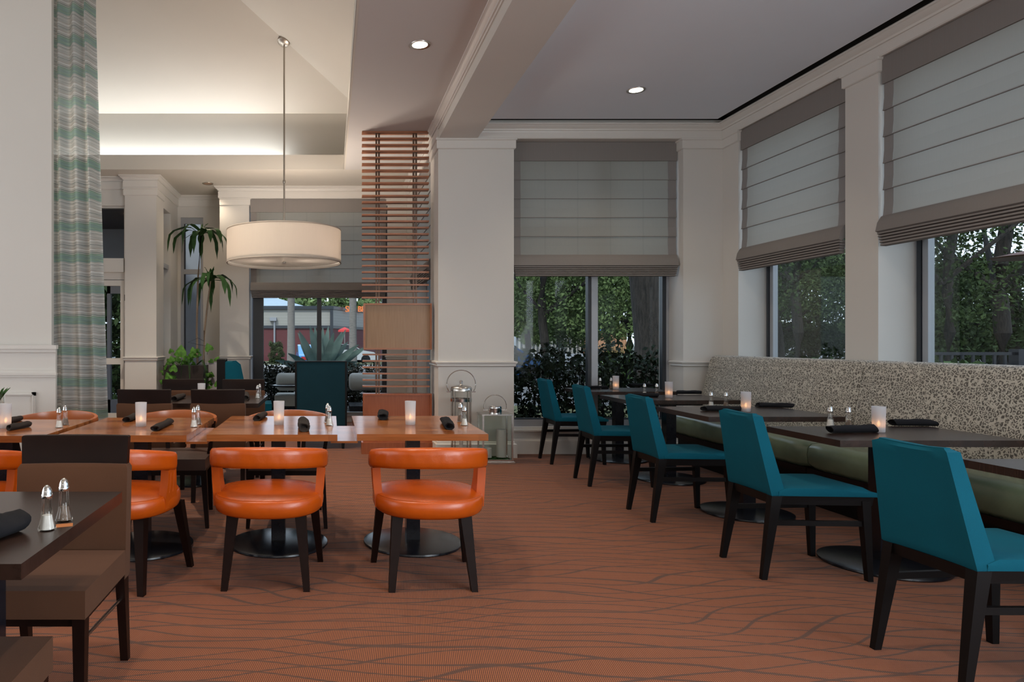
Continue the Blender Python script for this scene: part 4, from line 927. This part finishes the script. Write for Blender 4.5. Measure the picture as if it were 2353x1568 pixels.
# oaks beyond, seen through alcove window
def tree(label, x, y, h, cr, n, mat, tr=.22, group='trees beyond the windows', low=.3, size=.13, nb=16):
    r = thing('tree', label, 'tree', (x, y, -.24), 0, group)
    b = MB(); trunk(b, 0, 0, tr, h*.75, rng.uniform(-.5, .5), 0)
    for k in range(5):
        a = rng.uniform(0, 6.28); b.tube([(0, 0, h*.35), (math.cos(a)*cr*.4, math.sin(a)*cr*.4, h*.5), (math.cos(a)*cr*.8, math.sin(a)*cr*.8, h*.7)], [tr*.5, tr*.3, tr*.1], 7)
    b.build('trunk', bark, r)
    bl = [((rng.uniform(-cr, cr), rng.uniform(-cr, cr)*.7, h*rng.uniform(low, 1)), (cr*.38, cr*.38, h*.11)) for _ in range(nb)]
    leaf_cloud('crown', bl, n, size, mat, r); return r
for i, (x, y) in enumerate(((7.5, 24), (11.2, 26), (15.5, 24), (9.5, 33), (14.5, 36), (19, 31), (22.5, 40), (12.5, 50), (6.8, 46), (28, 50), (20, 60))):
    tree('green leafy oak beyond the parking area seen in the alcove window', x, y, 6.0+rng.uniform(-.5, 1), 3.3, 20000, leafmd, .17, 'green oaks seen through the alcove window', .30, .065 if y < 30 else .10, 30)
# right-hand pines
for (x, y, tr_, lb_) in ((13.6, 15.2, .12, 'slender dark trunk toward the left of the nearest right window'), (16.6, 17.0, .19, 'thick straight dark trunk behind the black railing'), (12.2, 18.5, .13, 'dark tree at the edge between the two right wall windows'), (11.0, 16.2, .12, 'dark tree filling the window next to the corner')):
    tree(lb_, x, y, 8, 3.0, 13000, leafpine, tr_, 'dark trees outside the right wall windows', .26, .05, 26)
for (x, y) in ((16, 25), (22, 26), (27, 30), (20, 20), (26, 24)):
    tree('bushy dark tree in the background outside the right wall', x, y, 4.6, 3.4, 14000, leafpine, .2, 'bushy background trees right side', .16, .075, 30)
tree('low sunlit bush behind the black railing', 18.3, 21, 2.6, 1.8, 4500, leafmd, .08, None, .3, .09, 14)
r = thing('hedge', 'dark green hedge beyond the grey vestibule door', 'hedge', (-4.2, 15, -.24))
leaf_cloud('foliage', [((-2+.35*i, rng.uniform(-.2, .2), z), (.4, .4, .4)) for i in range(13) for z in (.3, .8, 1.4, 1.9, 2.4, 2.9, 3.5)], 14000, .09, leafpine, r)
# palmettos
def palmetto(label, x, y, h, n=60, L=.9, z0=-.2):
    r = thing('palmetto', label, 'plant', (x, y, z0)); b = MB()
    for k in range(n):
        a = rng.uniform(0, 6.28); e = rng.uniform(.5, 1.45); d = Vector((math.cos(a)*math.cos(e), math.sin(a)*math.cos(e), math.sin(e))); s = Vector((-math.sin(a), math.cos(a), 0)); base_ = Vector((0, 0, h*.2))
        LL = L*rng.uniform(.7, 1.1)
        for j in range(-4, 5):
            dd = (d+s*j*.13).normalized(); p1 = base_+d*h*.75; p2 = p1+dd*LL*.5-Vector((0, 0, .03*abs(j))); b.poly([p1-s*.008, p1+s*.008, p2])
        b.tube([base_, base_+d*h*.75], .006, 4, False)
    b.build('frond', palmlf, r); return r
palmetto('bright green palmetto fronds behind the hedge in the alcove window', 5.65, 13.6, 1.1, 45, 1.3)
palmetto('green spiky palmetto outside the window next to the corner', 8.3, 10.2, .95, 60, 1.1)
palmetto('green spiky palmetto left of the black railing', 8.6, 9.3, .7, 45, .9)
# railing
r = thing('railing', 'black metal railing outside the nearest right window', 'railing', (8, 8.0, -.14))
MB().box(-1.4, 1.0, -.02, .02, 1.24, 1.275).build('top_rail', blackmetal, r, smooth=False)
MB().box(-1.4, 1.0, -.015, .015, .2, .23).build('bottom_rail', blackmetal, r, smooth=False)
for k in range(19): MB().box(-1.35+.125*k-.014, -1.35+.125*k+.014, -.01, .01, .23, 1.24).build('baluster', blackmetal, r, smooth=False)
MB().box(.0, .15, -.06, .06, 0, 1.31).build('post', blackmetal, r, smooth=False)
tag(MB().lathe([(0, 0), (.42, -.1), (.40, -.12), (0, -.05)], (9.55, 9.3, 2.52)).tube([(9.55, 9.3, -.14), (9.55, 9.3, 2.48)], .03).build('lantern_post', simple('rust_metal', (.08, .03, .02), .6)), 'dark rusty cap of a post at the right frame edge outside', 'post')
# car
def car(label, x, y, rz, col, z0=-.24):
    r = thing('car', label, 'car', (x, y, z0), rz); cm = M('car_paint', col, .25); cm.b.inputs['Coat Weight'].default_value = .5; cm = cm.m
    pr = [(-2.2, .3), (-2.25, .55), (-2.15, .85), (-1.6, .95), (-1.0, 1.32), (-.4, 1.42), (.4, 1.38), (1.1, .98), (1.9, .85), (2.2, .65), (2.22, .3)]
    rings = [[(a, y_, z*(1 if abs(y_) < .8 else .97)) for a, z in pr] for y_ in (-.86, -.8, .8, .86)]; MB().loft(rings).build('body', cm, r, ang=30)
    wp = [(-1.35, .98), (-.9, 1.27), (-.35, 1.35), (.35, 1.31), (.9, 1.0)]
    for s in (-1, 1): MB().loft([[(a, s*.868, z) for a, z in wp], [(a, s*.85, z) for a, z in wp]]).build('side_window', darkframe, r)
    for a in (-1.4, 1.35):
        for s in (-1, 1): MB().tube([(a, s*.70, .32), (a, s*.88, .32)], .32, 20).build('wheel', blackmetal, r)
    for s in (-1, 1): MB().box(-2.27, -2.2, s*.55-.2, s*.55+.2, .62, .78).build('tail_light', simple('red_lens', (.35, .02, .02), .3), r)
car('blue car parked beyond the hedge, left part of the alcove window', 6.05, 26.5, PI, (.01, .07, .22), -.26)
bpy.data.objects['car'].rotation_euler = (0, 0, PI)
car('white car behind the agave in the back window', .9, 47, R(10), (.5, .52, .55))
car('bright blue car behind the agave in the back window', -.9, 36, R(95), (.01, .2, .5))
# stop sign
r = thing('stop_sign', 'red octagonal STOP sign on a pole seen in the alcove window', 'sign', ((1289-CX)*60/F, 60, -.24)); zc = H+21*60/F+.24
MB().lathe([(0, 0), (.27, 0), (.27, .02), (0, .02)], n=8).build('sign_plate', simple('sign_red', (.35, .02, .02), .5), r); q = r.children[0]; q.rotation_euler = (R(90), R(22.5), 0); q.location = (0, 0, zc)
MB().tube([(0, .05, 0), (0, .05, zc+.2)], .03, 8).build('pole', vgrey, r)
def text(s, loc, size, mat, parent=None, rz=0, ext=.02, name='lettering'):
    cu = bpy.data.curves.new(name, 'FONT'); cu.body = s; cu.size = size; cu.extrude = ext; cu.align_x = 'CENTER'; cu.align_y = 'CENTER'; t = bpy.data.objects.new(name, cu); C.objects.link(t)
    dg = bpy.context.evaluated_depsgraph_get(); me = bpy.data.meshes.new_from_object(t.evaluated_get(dg)); bpy.data.objects.remove(t)
    o = bpy.data.objects.new(name, me); C.objects.link(o); me.materials.clear(); me.materials.append(mat); o.location = loc; o.rotation_euler = (R(90), 0, rz)
    if parent: o.parent = parent
    return o
text('STOP', (0, -.06, zc), .20, simple('sign_white', (.7, .7, .7), .6), r)
# buildings
siding = M('lap_siding', rough=.7); _s = siding.node('SeparateXYZ'); siding.link(siding.coord(), _s.inputs[0]); _f = siding.math('FRACT', siding.math('MULTIPLY', _s.outputs['Z'], 4.5)); siding.col(siding.ramp(_f, [(0, (.17, .165, .15)), (.12, (.30, .29, .265)), (1, (.30, .29, .265))])); siding = siding.m
redsid = M('dark_red_siding', rough=.7); _s = redsid.node('SeparateXYZ'); redsid.link(redsid.coord(), _s.inputs[0]); _f = redsid.math('FRACT', redsid.math('MULTIPLY', _s.outputs['Z'], 4.5)); redsid.col(redsid.ramp(_f, [(0, (.05, .01, .012)), (.12, (.10, .018, .022)), (1, (.10, .018, .022))])); redsid = redsid.m
YB = 52; xb = (762-CX)*YB/F; x_l = (560-CX)*YB/F; zt1 = H+(CY-703)*YB/F+.24; zm = H+(CY-752)*YB/F+.24
r = thing('restaurant_building', 'low restaurant with pale upper siding and dark red base across the road', 'building', (0, YB, -.24))
zl = H+(CY-711)*YB/F+.24
xr2, yr2 = 6.4, 14
def quadwall(name, za0, za1, mat):
    p = [(x_l-4, 0), (xb, 0), (xb+xr2, yr2)]; b = MB(); b.loft([[(x, y, z) for x, y in p+[(x_l-4, yr2)]] for z in (za0, za1)]); return b.build(name, mat, r, smooth=False)
quadwall('lower_wall', 0, zm, redsid); quadwall('upper_wall', zm, zl, siding)
MB().box(x_l-4, xb+.1, -.12, 0, zm-.1, zm+.12).build('band', darkframe, r); MB().box(x_l-4, xb+.15, -.2, .1, zl, zl+.25).build('eave', darkframe, r)
for (za, zb_) in ((zm-.1, zm+.12), (zl, zl+.25)):
    b = MB(); b.hexa([(xb, -.15, za), (xb+xr2, yr2-.15, za), (xb+xr2, yr2+.2, za), (xb, .2, za)], [(xb, -.15, zb_), (xb+xr2, yr2-.15, zb_), (xb+xr2, yr2+.2, zb_), (xb, .2, zb_)]); b.build('eave', darkframe, r)
MB().box(xb-.12, xb+.12, -.15, .1, 0, zl).build('corner_trim', darkframe, r)
MB().hexa([(x_l-4, .3, zl+.25), ((700-CX)*YB/F, .3, zl+.25), ((700-CX)*YB/F, 10, zl+.25), (x_l-4, 10, zl+.25)], [(x_l-4, 2, zl+1.7), ((690-CX)*YB/F-2, 2, zl+1.0), ((690-CX)*YB/F-2, 8, zl+1.0), (x_l-4, 8, zl+1.7)]).build('roof', simple('pale_blue_metal_roof', (.30, .38, .45), .5), r)
bxp = (628-CX)*YB/F; MB().box(bxp-.25, bxp+.25, -.3, 0, H+(CY-738)*YB/F+.24, H+(CY-730)*YB/F+.24).tube([(bxp+.1, -.12, 1.3), (bxp+.1, -.12, H+(CY-738)*YB/F+.24)], .07).build('wall_pipe', greysid, r)
signo = emit('lit_orange_sign', (1, .30, .12), .75, False)
d_ = math.atan2(yr2, xr2)
for s_t, pxx in (('SE', 796.5), ('BRI', 828)):
    k = (pxx-CX)/F; t_ = (k*YB-xb)/(xr2-k*yr2); wx, wy = xb+xr2*t_, yr2*t_; text(s_t, (wx+.15, wy-.5, H+(CY-712)*(YB+wy)/F+.24), .68, signo, r, d_*.55, .05)
# bar building far away through alcove window
YS = 90
r = thing('store_building', 'distant store with orange wall and blue sign in the alcove window', 'building', (0, YS, -.24)); f = lambda px: (px-CX)*YS/F; fz = lambda py: H-(py-CY)*YS/F+.24
MB().box(f(1356), f(1440), 0, 6, 0, fz(748)).build('wall', simple('orange_stucco', (.35, .17, .09), .8), r)
MB().box(f(1200), f(1356), 2, 6, fz(773), fz(762)).build('fascia', siding, r); MB().box(f(1200), f(1356), 3, 6, 0, fz(773)).build('storefront_glass', simple('storefront_glass', (.16, .18, .19), .2), r)
for i in range(16): x = f(1205+9.5*i); MB().box(x-.09, x+.09, 2.2, 2.6, 0, fz(773)).build('mullion', siding, r)
MB().box(f(1370), f(1393), -.2, 0, fz(763), fz(756)).build('sign_board', simple('blue_sign', (.02, .12, .40), .5), r)
# palms outside back window
for i, (pxx, w_, lb) in enumerate(((669, 17, 'straight palm trunk left of the agave'), (811, 17, 'straight palm trunk right of the agave'))):
    Y = 22; r = thing('palm_tree', lb, 'tree', ((pxx-CX)*Y/F, Y, -.24), 0, 'palm trunks in the back window')
    MB().tube([(0, 0, 0), (0, 0, 2), (0, 0, 7)], [.15, .12, .11], 14).build('trunk', palmbark, r)
    b = MB()
    for k in range(16):
        a = 2*PI*k/16; pts = [(math.cos(a)*t*.8, math.sin(a)*t*.8, 7+1.0*t-1.3*t*t) for t in (0, .3, .6, .9, 1.2)]
        for p0, p1 in zip(pts, pts[1:]):
            s = Vector((-math.sin(a), math.cos(a), 0))*.22; b.poly([Vector(p0)-s, Vector(p0)+s, Vector(p1)+s-Vector((0, 0, .05)), Vector(p1)-s])
    b.build('fronds', palmlf, r)
# agave
Y = 15.5; ax, az_ = (738-CX)*Y/F, -.1
r = thing('agave', 'big blue-grey agave with sword leaves outside behind the wing chair', 'plant', (ax, Y, az_))
tips = [(712, 747), (755, 749), (687, 760), (733, 757), (768, 763), (786, 762), (795, 757), (684, 764), (824, 792), (800, 785), (662, 812), (632, 828), (838, 838), (845, 796), (690, 790), (723, 750), (742, 752), (640, 830), (822, 831)]
for k, (tx, ty) in enumerate(tips):
    tp = P(tx, ty, Y+rng.uniform(-.35, .35))-Vector((ax, Y, az_)); b = MB(); V = []; b0_ = Vector((tp.x*.12, tp.y*.3, .55)); d = tp-b0_; s = d.cross(Vector((0, 1, 0))).normalized(); n = 7
    for i in range(n+1):
        u = i/n; ww = .085*(math.sin(PI*(u*.8+.2))**.8) if i < n else .002; c_ = b0_+d*u+Vector((0, 0, .06*math.sin(PI*u))); V.append((b.bm.verts.new(c_-s*ww), b.bm.verts.new(c_+Vector((0, .04*(1-u), -.02))), b.bm.verts.new(c_+s*ww)))
    for a, c_ in zip(V, V[1:]): b.face([a[0], a[1], c_[1], c_[0]]); b.face([a[1], a[2], c_[2], c_[1]])
    b.build('leaf', agavem, r, ang=80)
MB().lathe([(0, 0), (.22, 0), (.16, .6), (0, .75)], n=16).build('core', agavem, r)
# low hedge, back hedge
r = thing('hedge', 'low dark hedge outside the back window behind the sofas', 'hedge', (0, 13.9, -.24))
leaf_cloud('foliage', [((-2+.33*i, rng.uniform(-.15, .15), z), (.32, .35, .26)) for i in range(15) for z in (.2, .4, .62, .84)], 26000, .035, leafm('brown_hedge', (.015, .015, .010), (.045, .042, .028), .7, 6), r)
Yh = 44; r = thing('hedge', 'clipped green box hedge at the foot of the red wall', 'hedge', ((635-CX)*Yh/F, Yh, -.24)); leaf_cloud('foliage', [((rng.uniform(-.42, .42), rng.uniform(-.3, .3), rng.uniform(.15, 1.4)), (.14, .2, .2)) for _ in range(40)], 5000, .05, leafm('green_hedge', (.03, .045, .015), (.06, .08, .03)), r)
for nme, (ya, yb_), z, m_ in (('pale_kerb', (38, 41), -.10, pave), ('grass_verge', (41, 50), -.12, grassm)):
    tag(MB().box(-14, 14, ya, yb_, -.235, z).build(nme, m_, smooth=False), {'pale_kerb': 'pale kerb strip along the road across the street', 'grass_verge': 'grass verge in front of the restaurant'}[nme], 'kerb' if 'kerb' in nme else 'grass')
# trees behind restaurant
for (x, y) in ((-6, 74), (2, 76), (7, 78), (11, 74), (-12, 76)):
    tree('green tree rising behind the restaurant roof', x, y, 7.2, 4, 3500, leafmd, .25, 'trees behind the restaurant roof', .3, .32, 18)
# patio umbrella
r = thing('patio_umbrella', 'red patio umbrella beside the restaurant corner', 'umbrella', ((792-CX)*48/F, 48, -.24)); zz0 = H+(CY-752)*48/F+.24
MB().lathe([(0, zz0), (.45, zz0-.2), (.47, zz0-.34), (0, zz0-.18)], n=8).build('canopy', simple('red_canvas', (.5, .03, .03), .8), r); MB().tube([(0, 0, 0), (0, 0, zz0-.1)], .02).build('pole', steel, r)
# outdoor sofas
cush = simple('cream_outdoor_cushion', (.50, .47, .42), .8, var=.05, vs=4)
def sofa(label, x0, x1, Y, knob=False):
    r = thing('outdoor_sofa', label, 'sofa', ((x0+x1)/2, Y, -.1), 0, 'cream outdoor sofas'); h = (x1-x0)/2
    MB().box(-h, h, -.35, .4, .1, .26).bevel(.01, 1).build('frame', blackmetal, r); MB().box(-h, h, -.36, .35, .26, .44).bevel(.04, 3).build('seat_cushion', cush, r)
    b = MB(); n = 16; b.loft([[(x, .02+.10*math.cos(2*PI*k/n)*q, .655+.155*math.sin(2*PI*k/n)*q) for k in range(n)] for x, q in ((-h, .55), (-h+.02, .85), (-h+.06, 1), (h-.06, 1), (h-.02, .85), (h, .55))]); b.build('bolster', cush, r, ang=50)
    for sx_ in (-1, 1): MB().box(sx_*h*.9-.02, sx_*h*.9+.02, -.3, -.26, 0, .1).build('leg', blackmetal, r)
    if knob: 
        MB().lathe([(0, -.11), (.15, -.10), (.19, 0), (.15, .10), (0, .11)], n=28, flute=.02, nf=14).build('round_pillow', cush, r); q = r.children[-1]; q.rotation_euler = (R(90), 0, 0); q.location = (h-.15, -.35, .60)
sofa('cream outdoor sofa seen left of the wing chair back', -.96, -.12, 12.0)
sofa('cream outdoor sofa with round pillow seen behind the slatted screen', .32, 1.85, 12.0, True)
r = thing('side_table', 'small black outdoor tray table in front of the cream sofa', 'table', (-.72, 11.62, -.1))
MB().lathe([(0, .60), (.27, .60), (.29, .625), (.27, .63), (0, .62)], (.02, 0, 0), n=40).build('tray', blackmetal, r); MB().box(-.30, -.28, -.01, .01, 0, .60).box(-.30, .1, -.01, .01, 0, .02).box(-.30, -.2, -.01, .01, .60, .615).build('stand', blackmetal, r)
